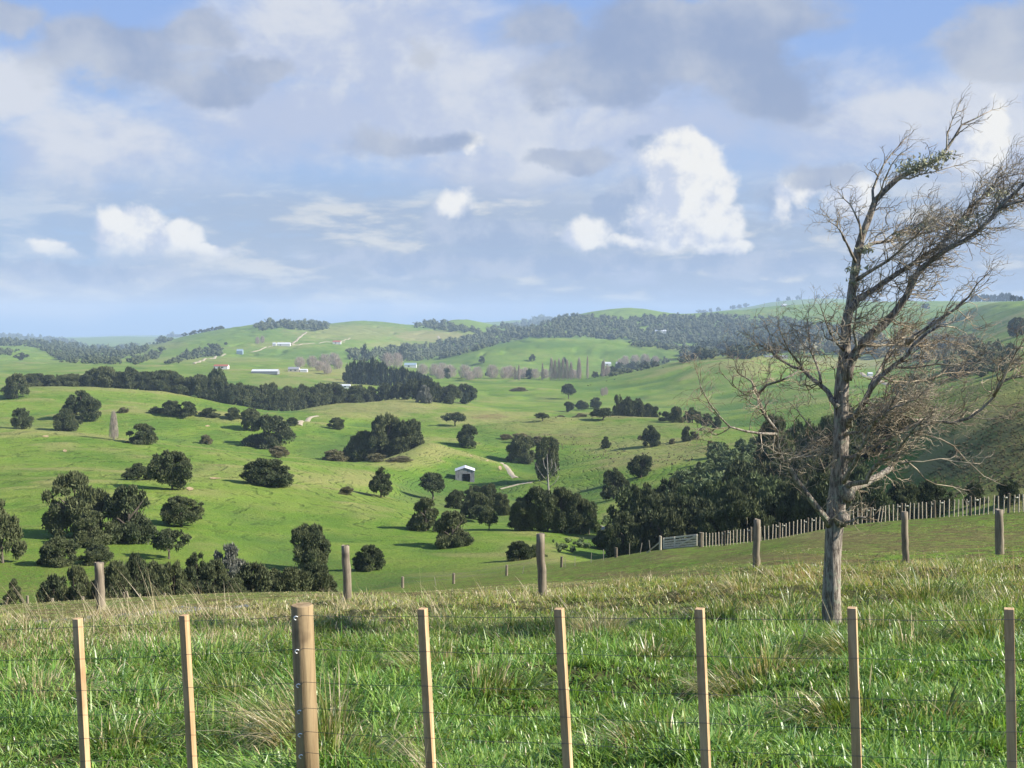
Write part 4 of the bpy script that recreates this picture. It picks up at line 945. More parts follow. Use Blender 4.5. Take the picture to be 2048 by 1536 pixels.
# ------------------------------------------------------------------ wooden things
def wood_mat(name, c1, c2, dark=(0.10, 0.07, 0.045), sc=22.0, ax=(1, 1, 0.07), stain=0.0, var=0.12):
    m, t = mat(name); p = objpos(t); r = objrand(t); q = t.vm('ADD', p, t.vec(r, t.mul(r, 7.0), t.mul(r, 3.0)))
    n = t.noise(t.vm('MULTIPLY', q, ax), sc, 6, 0.65, 0.3); n2 = t.noise(q, 3.0, 4, 0.6); n3 = t.noise(t.vm('MULTIPLY', q, ax), sc * 4, 3, 0.6)
    g = t.mix(t.ramp(n, 0.34, 0.66), c1, c2); g = t.mix(t.mul(t.ramp(n3, 0.55, 0.72), 0.35), g, dark)
    g = t.mix(t.mul(t.ramp(n2, 0.5, 0.75), stain), g, dark)
    g = t.mix(var, g, t.mix(r, (0.1, 0.08, 0.06), (0.6, 0.5, 0.38)))
    return finish(m, t, g, 0.82, 0.25, t.add(n, t.mul(n3, .4)), 0.006, 0.8)
M_NEW = wood_mat('sawn_pine', (0.42, 0.262, 0.125), (0.66, 0.46, 0.255), (0.24, 0.115, 0.05), stain=.5, var=.08)
M_STR = wood_mat('treated_round_wood', (0.20, 0.135, 0.062), (0.40, 0.29, 0.15), (0.09, 0.055, 0.027), sc=14.0, stain=.8)
M_OLD = wood_mat('weathered_post_wood', (0.12, 0.095, 0.065), (0.28, 0.235, 0.165), (0.045, 0.037, 0.03), 16.0, stain=.75)
M_GATEB = wood_mat('gate_boards', (0.58, 0.51, 0.39), (0.76, 0.69, 0.55), (0.30, 0.25, 0.19), 12.0, stain=.1)
M_GATE = wood_mat('gate_wood', (0.42, 0.36, 0.265), (0.58, 0.50, 0.375), (0.20, 0.165, 0.12), 12.0, stain=.1)
m_, t_ = mat('galvanised_wire'); M_WIRE = finish(m_, t_, (0.10, 0.10, 0.10), 0.5, 0.5)
m_, t_ = mat('bright_staple'); M_STAP = finish(m_, t_, (0.85, 0.85, 0.83), 0.35, 0.6)
m_, t_ = mat('white_insulator'); M_INS = finish(m_, t_, (0.8, 0.78, 0.62), 0.5, 0.4)

# the new fence along the road: battens, round post, six wires
def build_new_fence():
    # px_top, py_top, px_bottom(at py 1536), distance, full width px
    B = [(155,1237,171,7.35),(368,1230,385,6.95),(845,1217,862,6.45),(1118,1217,1136,6.15),(1399,1217,1412,5.95),(1704,1215,1714,5.75),(2018,1217,2024,5.6)]
    S = (604, 1209, 616, 6.65)
    def axis(q):
        a = at(q[0], q[1], q[3]); u, v = uv(q[2], 1536); b = Vector((float(u) * q[3], q[3], float(v) * q[3])); d = (a - b).normalized()
        g0 = gz(b.x, b.y) - 0.25; return a, a - d * ((a.z - g0) / d.z), d
    root0 = at(604, 1209, 6.65); root = empty('fence', (root0.x, root0.y, gz(root0.x, root0.y))); inv = root.location.copy()
    tag(root, 'new post and batten wire fence across the foreground grass with seven sawn battens', 'fence')
    fx = (at(2018, 1217, 5.6) - at(155, 1237, 7.35)); ang = math.atan2(fx.y, fx.x)
    for i, q in enumerate(B):
        a, b, d = axis(q); w_ = 0.044 + RNG.uniform(-.002, .002)
        mb = MB(); zax = d; xax = Vector((math.cos(ang - 0.06), math.sin(ang - 0.06), 0)); yax = zax.cross(xax).normalized(); xax = yax.cross(zax)
        M = Matrix((xax, yax, zax)).transposed(); L = (a - b).length
        mb.box((0, 0, L / 2), (w_, 0.044, L))
        o = mb.build('batten', M_NEW, root, bevel=0.0022); o.matrix_local = Matrix.Translation(b - inv) @ M.to_4x4()
        q_ = o
    a, b, d = axis(S); mb = MB(); n = 28; L = (a - b).length
    mb.tube([Vector((0, 0, 0)), Vector((0, 0, L * .5)), Vector((0.002, 0, L - .006)), Vector((0.002, 0, L))], [.066, .063, .061, .057], n)
    o = mb.build('strainer_post', M_STR, root); PM = Matrix.Translation(b - inv) @ d.to_track_quat('Z', 'Y').to_matrix().to_4x4(); o.matrix_local = Matrix.Translation(b - inv) @ d.to_track_quat('Z', 'Y').to_matrix().to_4x4()
    for f in o.data.polygons: f.use_smooth = len(f.vertices) == 4
    post = o
    # staples
    for k, py in enumerate([1230, 1296, 1364, 1416, 1462, 1504]):
        f = (py - 1209) / (1536 - 1209.0); px = 604 + 12 * f - 8; c_ = at(px, py, 6.65 - 0.0); 
        c_ = Vector((c_.x, 6.65 - 0.068, c_.z))
        sb = MB(); P_ = [c_ + Vector((0.012 * math.cos(t), -0.006 * math.sin(t / 2 + .8), 0.011 * math.sin(t))) for t in np.linspace(.7, 4.6, 9)]
        sb.tube([p - inv for p in P_], 0.0032, 6); s_ = sb.build('staple', M_STAP, root, smooth=True)
        s_.parent = post; s_.matrix_parent_inverse = PM.inverted()
    # wires pass the front of every upright
    WY = {604: [1230, 1296, 1364, 1416, 1462, 1504]}
    ups = [(B[0], [1254, 1318, 1381, 1430, 1477, 1522]), (B[1], [1242, 1309, 1375, 1424, 1470, 1512]), (S, [1231, 1297, 1364, 1416, 1463, 1505]), (B[2], [1232, 1303, 1372, 1425, 1476, 1525]),
           (B[3], [1234, 1307, 1379, 1434, 1487, 1538]), (B[4], [1236, 1312, 1388, 1446, 1500, 1552]), (B[5], [1238, 1316, 1396, 1456, 1512, 1566]), (B[6], [1239, 1320, 1402, 1464, 1522, 1578])]
    for k in range(6):
        pts = []
        e0 = at(-160, 1262 + k * 58, 7.62); pts.append(e0)
        for (q, ys) in ups:
            f = (ys[k] - q[1]) / (1536.0 - q[1]); pts.append(at(q[0] + (q[2] - q[0]) * f, ys[k], q[3] - (0.027 if q is not S else 0.066)))
        pts.append(at(2330, 1241 + k * 70, 5.42))
        mb = MB()
        fine = []
        for i in range(len(pts) - 1):
            for j in range(6):
                t = j / 6; p = pts[i].lerp(pts[i + 1], t); p.z -= 0.006 * math.sin(t * math.pi); fine.append(p - inv)
        fine.append(pts[-1] - inv); mb.tube(fine, 0.00135, 5); mb.build('wire', M_WIRE, root, smooth=True)
build_new_fence()

# the old posts beyond the rank grass
OLDP = [(198,1125,203,1236,27,18.5,'grey knotted round post at the far left of the old post row, beside the puddle'),
        (691,1091,696,1207,26,16.5,'split topped weathered post behind the tussock, second from the left in the old row'),
        (1081,1067,1086,1202,25,17.5,'tallest weathered post, near the middle of the old post row'),
        (1514,1039,1512,1146,28.5,14,'weathered round post just left of the bare tree'),
        (1809,1024,1812,1128,30,13,'weathered round post just right of the bare tree'),
        (1998,1019,1999,1108,34,16.5,'weathered round post nearest the right edge of the photo')]
for (xt, yt, xb, yb, d, wpx, lab) in OLDP:
    a = at(xt, yt, d); b = at(xb, yb, d); b.z = gz(b.x, b.y) - .15; r = wpx / F * d / 2
    mb = MB(); L = (a - b); n = 9; P_ = []; RR = []
    for i in range(n):
        t = i / (n - 1); P_.append(L * t + Vector((RNG.uniform(-1, 1) * .012, 0, 0)) * (1 if 0 < i < n - 1 else 0)); RR.append(r * (1.06 - .1 * t + RNG.uniform(-.03, .03)))
    mb.tube(P_, RR, 18, 0.045)
    V = mb.v[0]; V[-18:, 2] += RNG.uniform(-.02, .02, 18)
    o = mb.build('weathered_post', M_OLD, None, smooth=False); o.location = b
    for f in o.data.polygons: f.use_smooth = len(f.vertices) == 4
    tag(o, lab, 'post', 'old weathered posts beyond the rank grass')

# small posts at the lower field edge, with thin standards between
def small_fence():
    r0 = spot(1013, 1152); root = empty('fence', r0); inv = Vector(r0)
    tag(root, 'low wire fence of short old posts running up to the wooden gate', 'fence'); tops = []
    for (px, py, h) in [(805,1176,23),(907,1168,22),(1013,1152,22),(1123,1134,22),(1232,1112,20)]:
        d = {805:118,907:120,1013:122,1123:122,1232:112}[px]; u, v = uv(px, py); x = float(u) * d; z = gz(x, d); hh = h / F * d
        mb = MB(); mb.tube([Vector((x, d, z - .2)) - inv, Vector((x + .02, d, z + hh)) - inv], [.15, .13], 9, .05); mb.build('post', M_OLD, root); tops.append(Vector((x, d, z + hh)))
    for (px, py, h, ln_) in [(872,1172,18,-3),(1150,1130,18,0),(1182,1124,20,1),(1207,1118,22,0),(1259,1108,24,0),(1280,1104,22,4),(1301,1100,24,-3),(1045,1146,16,3),(1130,1134,20,0)]:
        d = float(np.interp(px, [800, 1013, 1232, 1300], [118, 122, 112, 101])); u, v = uv(px, py); x = float(u) * d; z = gz(x, d); hh = h / F * d
        mb = MB(); mb.bar(Vector((x, d, z - .1)) - inv, Vector((x + ln_ / F * d, d, z + hh)) - inv, .05, .05); mb.build('batten', M_GATE, root)
    for f in (.5, .9):
        mb = MB(); P_ = []
        for t in tops: g_ = gz(t.x, t.y); P_.append(Vector((t.x, t.y - .14, g_ + (t.z - g_) * f)) - inv)
        mb.tube(P_, .006, 4); mb.build('wire', M_WIRE, root)
small_fence()
def brow_fence():
    r0 = spot(166, 1205); r0 = Vector((float(uv(166, 1200)[0]) * 60, 60, 0)); r0.z = gz(r0.x, 60); root = empty('fence', r0)
    tag(root, 'row of short broken fence posts along the field brow beyond the puddle at far left', 'fence')
    for (px, h, ln_) in [(8,12,8),(55,13,0),(105,8,0),(166,9,0),(248,12,0),(258,13,-5),(279,9,1),(330,9,0),(392,8,1)]:
        d = 60 + (px - 166) * .01; x = float(uv(px, 1200)[0]) * d; z = gz(x, d); hh = h / F * d * 1.5
        mb = MB(); mb.tube([Vector((x, d, z - .1)) - r0, Vector((x + ln_ / F * d, d, z + hh)) - r0], [.07, .06], 8, .08); mb.build('post', M_OLD, root)
brow_fence()
def cows():
    m, t = mat('cow_hide'); M_ = finish(m, t, t.mix(t.ramp(t.noise(objpos(t), 1.6, 3), .48, .52), (0.02, 0.017, 0.015), (0.05, 0.04, 0.03)), .8, .2)
    me = None; L = ['dark cow leftmost of the grazing cattle on the flat paddock', 'dark cow second from the left on the flat paddock', 'dark cow standing in the middle of the scattered grazing cattle', 'dark cow second from the right of the scattered grazing cattle', 'dark cow rightmost and highest of the grazing cattle']
    for i, (px, py) in enumerate([(1176,772),(1181,771),(1213,763),(1229,760),(1326,737)]):
        if me is None:
            mb = MB(); mb.tube([(-1.0,0,.95),(-.85,0,1.05),(-.3,0,.98),(.3,0,1.0),(.75,0,1.12),(.95,0,1.1)], [.12,.36,.42,.40,.34,.22], 10)
            mb.tube([(.8,0,1.1),(1.15,0,.85),(1.35,0,.45)], [.24,.17,.13], 8); mb.tube([(1.28,0,.55),(1.42,0,.3),(1.5,0,.14)], [.14,.12,.08], 8)
            for x in (-.8, .62):
                for y in (-.2, .2): mb.tube([(x, y, .85), (x + .03, y, .45), (x, y, 0)], [.15, .08, .06], 6)
            for y in (-.12, .12): mb.tube([(1.25, y, .66), (1.2, y * 2.4, .68)], [.05, .02], 5)
            mb.tube([(-1.05,0,1.1),(-1.15,0,.8),(-1.12,0,.4)], [.04,.03,.05], 5)
            o = mb.build('cow', M_, None, smooth=True); me = o.data
        else: o = link(bpy.data.objects.new('cow', me))
        o.location = spot(px, py); o.rotation_euler = (0, 0, RNG.uniform(-.6, .6) + (3.14 if i % 2 else 0)); tag(o, L[i], 'cow', 'cattle grazing on the flat paddock')
cows()

def gate_and_batten_fence():
    # gate
    gl, gr = (1325, 1098), (1397, 1094); dl, dr = 98.0, 97.0
    def foot(px, d): u, v = uv(px, 1100); x = float(u) * d; return Vector((x, d, gz(x, d)))
    A, B_ = foot(1325, dl), foot(1396, dr); inv = A.copy(); root = empty('wooden_gate', A)
    tag(root, 'five bar wooden farm gate with a diagonal brace, beside the wooded gully', 'gate')
    topA = float(uv(1325, 1077)[1]) * dl; topB = float(uv(1396, 1069)[1]) * dr
    ax = (B_ - A).normalized()
    def P_(f, h): 
        b = A.lerp(B_, f); zt = topA + (topB - topA) * f; zb = b.z + .12; return Vector((b.x, b.y, zb + (zt - zb) * h)) - inv
    for k in range(5):
        mb = MB(); h = [0.02, .24, .46, .7, .98][k]; mb.bar(P_(0.02, h), P_(.98, h), .04, .13); mb.build('rail', M_GATEB, root)
    for f in (0.03, .34, .97):
        mb = MB(); mb.bar(P_(f, -.03) - Vector((0, .045, 0)), P_(f, 1.05) - Vector((0, .045, 0)), .13, .045, (0, 1, 0)); mb.build('stile', M_GATEB, root)
    mb = MB(); mb.bar(P_(.36, .04) - Vector((0, .09, 0)), P_(.96, .97) - Vector((0, .09, 0)), .04, .12); mb.build('brace', M_GATEB, root)
    # gate posts + strut
    for (px, d, top, r, lab) in [(1320.5, 100.3, 1072, .11, 'short strong gate post carrying the left end of the wooden gate'), (1402, 95.4, 1065, .16, 'dark thick gate post between the wooden gate and the batten fence')]:
        b = foot(px, d); zt = float(uv(px, top)[1]) * d; mb = MB(); mb.tube([Vector((0, 0, -.2)), Vector((0, 0, zt - b.z))], [r * 1.05, r], 12, .04)
        o = mb.build('gate_post', M_OLD if px > 1350 else M_GATE); o.location = b; tag(o, lab, 'post')
        if px < 1350:
            e = foot(1293, 101.5); mb = MB(); mb.bar(Vector((-.05, 0, (zt - b.z) * .55)), e - b + Vector((0, 0, -.02)), .09, .09); mb.build('strut', M_GATE, o)
    # batten fence curving away to the right
    kn = [(1404, 95.2), (1500, 93), (1600, 89.5), (1700, 85), (1800, 81), (1900, 77), (2048, 71), (2250, 66)]
    r0 = foot(1404, 95.2); root = empty('fence', r0); inv = r0.copy(); tag(root, 'long batten fence climbing right from the gate along the wooded gully', 'fence')
    tops = []; px = 1406.0; i = 0
    while px < 2160:
        d = float(np.interp(px, [k[0] for k in kn], [k[1] for k in kn])); b = foot(px, d)
        h = 1.12 + RNG.uniform(-.05, .05); post = (i % 8 == 7); tl = RNG.normal(0, .025) + (.16 if i in (49, 50) else 0)
        topv = b + Vector((tl, 0, h + (.05 if post else 0))); mb = MB()
        if post: mb.tube([b - inv - Vector((0, 0, .2)), topv - inv], [.085, .075], 9, .05); mb.build('post', M_OLD, root)
        else: mb.bar(b - inv - Vector((0, 0, .05)), topv - inv, .055, .055, (-.75, .66, 0)); mb.build('batten', M_GATE, root)
        if i % 8 in (6, 0) and i > 5 and px < 2070:
            ib = MB(); c_ = b.lerp(topv, .86) + Vector((.12, -.06, 0)); ib.tube([c_ - inv - Vector((.07, 0, 0)), c_ - inv, c_ - inv + Vector((.07, 0, 0))], [.035, .05, .035], 8); ib.build('insulator', M_INS, root)
        tops.append((b, topv)); px += 6.3 * (95 / d) ** 1.5 * RNG.uniform(.85, 1.2); i += 1
    for f in (.12, .3, .48, .66, .86):
        mb = MB(); mb.tube([b.lerp(t, f) - inv - Vector((0, .05, 0)) for b, t in tops[::3]], .006, 4, cap=False); mb.build('wire', M_WIRE, root)
gate_and_batten_fence()

# ------------------------------------------------------------------ buildings
def paint(name, c_, rough=.6, n_=0.08, streak=False):
    m, t = mat(name); p = objpos(t)
    nn = t.noise(t.vm('MULTIPLY', p, (3, 3, .35)) if streak else p, 1.6, 5, .65)
    dk = tuple(q * (0.42 if streak else 1 - n_ * 3) for q in c_)
    return finish(m, t, t.mix(t.ramp(nn, .35, .65), dk, c_), rough, .3)
M_BARNW = paint('weathered_grey_boards', (0.34, 0.33, 0.34), .9, streak=True)
M_TIN = paint('pale_corrugated_iron', (0.62, 0.64, 0.66), .45)
M_WHITE = paint('white_weatherboard', (0.78, 0.77, 0.74)); M_CREAM = paint('cream_weatherboard', (0.60, 0.55, 0.45))
M_RED = paint('rusty_red_roof', (0.36, 0.12, 0.08)); M_BLUE = paint('pale_blue_roof', (0.27, 0.36, 0.42)); M_GREYR = paint('grey_roof', (0.28, 0.29, 0.30))
m_, t_ = mat('dark_inside'); M_IN = finish(m_, t_, (0.018, 0.016, 0.015), .9)
m_, t_ = mat('window_glass'); M_GL = finish(m_, t_, (0.03, 0.04, 0.05), .1, .6)
def gable(name, px, base, wpx, hpx, roofpx, depth, wall, roof, label, rot=0.0, ridge='x', doors=(), wins=(), cat='building', d=None, group=None, open_door=None):
    """a gabled building: front width and heights in photo pixels turned to metres at its distance; ridge 'y' = gable end faces us"""
    p = spot(px, base)
    if d is not None: u, v = uv(px, base); p = Vector((float(u) * d, d, gz(float(u) * d, d)))
    k = p.y / F; Wd, H, Rf = wpx * k, hpx * k, roofpx * k
    root = empty(name, p, rot); tag(root, label, cat, group); D2 = depth / 2; W2 = Wd / 2; th = .12; z0 = -1.0
    # walls: a shell with a real doorway in front (y = -D2)
    mb = MB()
    def wallbox(x0, x1, y0, y1, z0_, z1_): mb.box(((x0 + x1) / 2, (y0 + y1) / 2, (z0_ + z1_) / 2), (x1 - x0, y1 - y0, z1_ - z0_))
    if open_door:
        dx0, dx1, dz = [q * Wd - W2 for q in open_door[:2]] + [open_door[2] * H]
        wallbox(-W2, dx0, -D2, -D2 + th, z0, H); wallbox(dx1, W2, -D2, -D2 + th, z0, H); wallbox(dx0, dx1, -D2, -D2 + th, dz, H)
    else: wallbox(-W2, W2, -D2, -D2 + th, z0, H)
    wallbox(-W2, W2, D2 - th, D2, z0, H); wallbox(-W2, -W2 + th, -D2 + th, D2 - th, z0, H); wallbox(W2 - th, W2, -D2 + th, D2 - th, z0, H)
    if ridge == 'y':
        for yy in (-D2, D2 - th): mb.raw([(-W2, yy, H), (W2, yy, H), (0, yy, H + Rf), (-W2, yy + th, H), (W2, yy + th, H), (0, yy + th, H + Rf)], [(0, 1, 2), (3, 5, 4), (0, 2, 5, 3), (1, 4, 5, 2)])
    else:
        for xx in (-W2, W2 - th): mb.raw([(xx, -D2, H), (xx, D2, H), (xx, 0, H + Rf), (xx + th, -D2, H), (xx + th, D2, H), (xx + th, 0, H + Rf)], [(0, 2, 1), (3, 4, 5), (0, 3, 5, 2), (1, 2, 5, 4)])
    mb.build('wall', wall, root)
    rb = MB(); ov = 0.25
    if ridge == 'y':
        sl = math.hypot(W2 + ov, Rf); s_ = Rf / W2
        for sg in (-1, 1):
            e = sg * (W2 + ov); rb.raw([(e, -D2 - ov, H - ov * s_ + .03), (e, D2 + ov, H - ov * s_ + .03), (0, D2 + ov, H + Rf + .03), (0, -D2 - ov, H + Rf + .03), (e, -D2 - ov, H - ov * s_ + .13), (e, D2 + ov, H - ov * s_ + .13), (0, D2 + ov, H + Rf + .13), (0, -D2 - ov, H + Rf + .13)],
                [(0, 1, 2, 3), (7, 6, 5, 4), (0, 4, 5, 1), (3, 7, 4, 0), (1, 5, 6, 2)])
    else:
        s_ = Rf / D2
        for sg in (-1, 1):
            e = sg * (D2 + ov); rb.raw([(-W2 - ov, e, H - ov * s_ + .03), (W2 + ov, e, H - ov * s_ + .03), (W2 + ov, 0, H + Rf + .03), (-W2 - ov, 0, H + Rf + .03), (-W2 - ov, e, H - ov * s_ + .13), (W2 + ov, e, H - ov * s_ + .13), (W2 + ov, 0, H + Rf + .13), (-W2 - ov, 0, H + Rf + .13)],
                [(0, 1, 2, 3), (7, 6, 5, 4), (0, 4, 5, 1), (3, 7, 4, 0), (1, 5, 6, 2)])
    rb.build('roof', roof, root)
    for (f0, f1, zt) in doors:
        db = MB(); db.box(((f0 + f1) / 2 * Wd - W2, -D2 - .02, zt * H / 2), ((f1 - f0) * Wd, .05, zt * H)); db.build('door', M_IN, root)
    for (f0, f1, z0_, z1_) in wins:
        cx = (f0 + f1) / 2 * Wd - W2; fb = MB(); fb.box((cx, -D2 - .025, (z0_ + z1_) / 2 * H), ((f1 - f0) * Wd + .16, .05, (z1_ - z0_) * H + .16)); wf = fb.build('window', M_WHITE, root)
        gb = MB(); gb.box((cx, -D2 - .055, (z0_ + z1_) / 2 * H), ((f1 - f0) * Wd, .02, (z1_ - z0_) * H)); gb.build('pane', M_GL, wf)
    if open_door:
        bb = MB(); bb.bar((dx0 - .06, -D2 - .04, 0), (dx0 - .06, -D2 - .04, dz), .12, .08, (0, 1, 0)); bb.bar((dx1 + .06, -D2 - .04, 0), (dx1 + .06, -D2 - .04, dz), .12, .08, (0, 1, 0)); bb.bar((dx0 - .1, -D2 - .04, dz + .05), (dx1 + .1, -D2 - .04, dz + .05), .08, .12); bb.build('door_frame', M_IN, root)
    return root
gable('barn', 930, 958, 38, 19, 6.5, 9, M_BARNW, M_TIN, 'small grey weathered timber barn with a pale iron roof and a dark open doorway', rot=.03, ridge='y', open_door=(.40, .76, .68), cat='barn')
gable('shed', 531, 747, 52, 5, 3.5, 16, M_GREYR, M_TIN, 'long low pale roofed shed on the valley floor left of the farmhouse', cat='shed')
gable('house', 443, 738, 28, 6, 3, 12, M_WHITE, M_RED, 'white building with a reddish roof behind the long left belt', doors=((.3, .38, .8),), wins=((.55, .7, .4, .8),), cat='house')
gable('house', 588, 743, 22, 5, 4, 11, M_CREAM, M_GREYR, 'grey roofed farmhouse at the centre of the valley floor buildings', wins=((.2, .35, .3, .75), (.6, .75, .3, .75)), cat='house')
gable('shed', 608, 744, 14, 4, 2, 9, M_WHITE, M_TIN, 'small pale shed right beside the grey roofed farmhouse', cat='shed')
gable('house', 689, 776, 24, 5, 2.5, 8, M_WHITE, M_TIN, 'white house just above the dark belt at the foot of the dry knoll', doors=((.2, .3, .8),), wins=((.5, .65, .35, .8),), cat='house')
gable('house', 568, 692, 26, 4, 3, 14, M_WHITE, M_TIN, 'long white house on the far hill below the pale farm track', wins=((.2, .3, .3, .75),), cat='house')
gable('shed', 549, 691, 7, 4, 2, 8, M_WHITE, M_TIN, 'tiny white shed left of the long white hill house', cat='shed')
gable('house', 674, 688, 16, 4, 3, 14, M_WHITE, M_RED, 'white house with a rusty roof in trees on the far central hill', wins=((.3, .45, .3, .75),), cat='house')
gable('shed', 480, 708, 12, 6, 4, 12, M_BLUE, M_BLUE, 'small pale blue shed on the far left hill shoulder', cat='shed')
gable('house', 821, 735, 24, 5, 4, 16, M_WHITE, M_BLUE, 'blue roofed house beside the tall valley pines', wins=((.3, .45, .3, .75),), cat='house')
gable('shed', 1321, 668, 22, 6, 2.5, 20, M_WHITE, M_TIN, 'large white shed in the clearing of the far dark forest', cat='shed')
gable('house', 1215, 731, 14, 4, 3, 12, M_WHITE, M_TIN, 'left one of the two white houses by the valley poplars', cat='house', wins=((.3, .5, .3, .75),))
gable('house', 1239, 731, 14, 4, 3, 12, M_WHITE, M_TIN, 'right one of the two white houses by the valley poplars', cat='house', wins=((.3, .5, .3, .75),))
gable('shed', 1552, 716, 44, 4, 2, 12, M_WHITE, M_GREYR, 'long white shed seen through the left branches of the bare tree', cat='shed', d=1960)
gable('shed', 1740, 752, 9, 5, 2.5, 6, M_WHITE, M_TIN, 'tiny white hut beside the farm road right of the bare tree trunk', cat='shed')
gable('house', 1568, 613, 10, 3, 2, 14, M_WHITE, M_TIN, 'tiny white house on the far right skyline hill', cat='house')

# dead white tree in front of the tall dark evergreen
def dead_tree():
    M_PALEWOOD = bark_mat('dead_grey_wood', (0.20, 0.18, 0.155), (0.36, 0.33, 0.29))
    d = 300.0; u, v = uv(1098, 1030); x = float(u) * d; z = gz(x, d); root = empty('dead_tree', (x, d, z)); tag(root, 'bleached dead tree with broken limbs standing above the valley bottom clump', 'tree'); inv = Vector((x, d, z))
    A = lambda px, py, dy=0: at(px, py, d + dy) - inv
    mb = MB(); mb.tube([Vector((0, 0, -.3)), A(1098, 1000), A(1096, 960), A(1095, 930), A(1094, 908)], [.40, .30, .22, .13, .05], 8, .05); mb.build('trunk', M_PALEWOOD, root, smooth=True)
    for L in ([(1096,965),(1084,950),(1077,940),(1070,925)],[(1096,962),(1108,945),(1120,935)],[(1095,945),(1088,930),(1086,916)],[(1096,950),(1104,932),(1103,918)],[(1097,975),(1110,965),(1118,952)],[(1096,970),(1084,965),(1078,960)],[(1108,945),(1112,935),(1110,925)]):
        mb = MB(); mb.tube([A(px, py, RNG.uniform(-1, 1) if i else 0) for i, (px, py) in enumerate(L)], [.11, .07, .05, .02][:len(L)], 6, .05); mb.build('limb', M_PALEWOOD, root, smooth=True)
dead_tree()

# ------------------------------------------------------------------ tracks and the puddle: sheets laid on the land
m_, t_ = mat('track_gravel'); _n = t_.noise(objpos(t_), 0.8, 5, .65); M_TRACK = finish(m_, t_, t_.mix(t_.ramp(_n, .35, .65), (0.30, 0.25, 0.165), (0.42, 0.37, 0.27)), .95, .1)
m_, t_ = mat('bare_clay'); _n = t_.noise(objpos(t_), 0.9, 5, .7); M_CLAY = finish(m_, t_, t_.mix(t_.ramp(_n, .35, .65), (0.28, 0.19, 0.09), (0.48, 0.38, 0.22)), .95, .1)
def strip(name, pxs, wid, m, lift=.05, dm=None):
    P_ = [spot(px, py, dm) for px, py in pxs]; pts = []
    for i in range(len(P_) - 1):
        k = max(2, int((P_[i + 1] - P_[i]).length / 3.0)); k = min(k, 60)
        p0 = P_[i - 1] if i else P_[i]; p3 = P_[i + 2] if i + 2 < len(P_) else P_[i + 1]
        for j in range(k):
            t = j / k; a, b = P_[i], P_[i + 1]
            q = 0.5 * ((2 * a) + (b - p0) * t + (2 * p0 - 5 * a + 4 * b - p3) * t * t + (3 * a - p0 - 3 * b + p3) * t ** 3); pts.append(q)
    pts.append(P_[-1]); V = []
    xs, ys = [], []
    for i, p in enumerate(pts):
        dd = pts[min(i + 1, len(pts) - 1)] - pts[max(i - 1, 0)]; nn = Vector((-dd.y, dd.x, 0)).normalized()
        ww = wid / 2 * (1 + RNG.uniform(-.12, .12))
        for s_ in (-1, -.33, .33, 1): q = p + nn * ww * s_; xs.append(q.x); ys.append(q.y)
    z = ground(xs, ys); V = np.stack([xs, ys, z + lift], 1); n = len(pts)
    V[0::4, 2] -= lift * 1.6; V[3::4, 2] -= lift * 1.6
    Fc = [(i * 4 + k, i * 4 + k + 1, i * 4 + 5 + k, i * 4 + 4 + k) for i in range(n - 1) for k in range(3)]
    return tag(mobj(name, np_mesh(name, V, np.array(Fc), m, True)), kind='structure')
strip('farm_track', [(1003,926),(1012,933),(1019,942),(1024,950),(1031,956)], 3.6, M_TRACK, .3)
strip('farm_track', [(1000,978),(1018,974),(1040,968),(1066,965)], 3.0, M_TRACK, .3)
strip('farm_track', [(598,850),(615,842),(634,832)], 5.5, M_TRACK, .5)
strip('farm_track', [(1188,1050),(1200,1053),(1213,1060)], 2.4, M_TRACK, .25)
strip('farm_track', [(880,690),(880,680),(876,672)], 12, M_TRACK, 1.0)
strip('farm_track', [(583,688),(600,674),(612,664)], 9, M_TRACK, 1.0)
strip('farm_track', [(583,690),(610,688),(640,686),(690,684)], 7, M_TRACK, 1.0)
strip('farm_track', [(500,705),(520,700),(545,692)], 8, M_TRACK, 1.0)
strip('farm_track', [(388,728),(400,722),(430,714),(450,708)], 8, M_TRACK, 1.0)
strip('farm_track', [(1722,746),(1740,754),(1760,762),(1778,770)], 8, M_TRACK, .8)
strip('farm_track', [(672,690),(684,682),(700,676)], 7, M_TRACK, 1.0)
def clay(px, py, wpx, hpx, name='clay_bank'):
    P_ = []; n = 14
    for k in range(n):
        a = 6.283 * k / n; r = RNG.uniform(.7, 1.15); P_.append((px + wpx / 2 * r * math.cos(a), py + hpx / 2 * r * math.sin(a)))
    X, Y, Z = locate([q[0] for q in P_] + [px], [q[1] for q in P_] + [py])
    V = np.stack([X, Y, ground(X, Y) + .12], 1); tag(mobj(name, np_mesh(name, V, np.array([(k, (k + 1) % n, n) for k in range(n)]), M_CLAY, True)), kind='structure')
for q in [(1000,936,7,9),(975,921,6,3),(942,912,5,2),(305,932,12,3),(380,978,16,7),(92,873,14,4),(130,902,10,5),(430,957,22,3),(415,852,10,3)]: clay(*q)
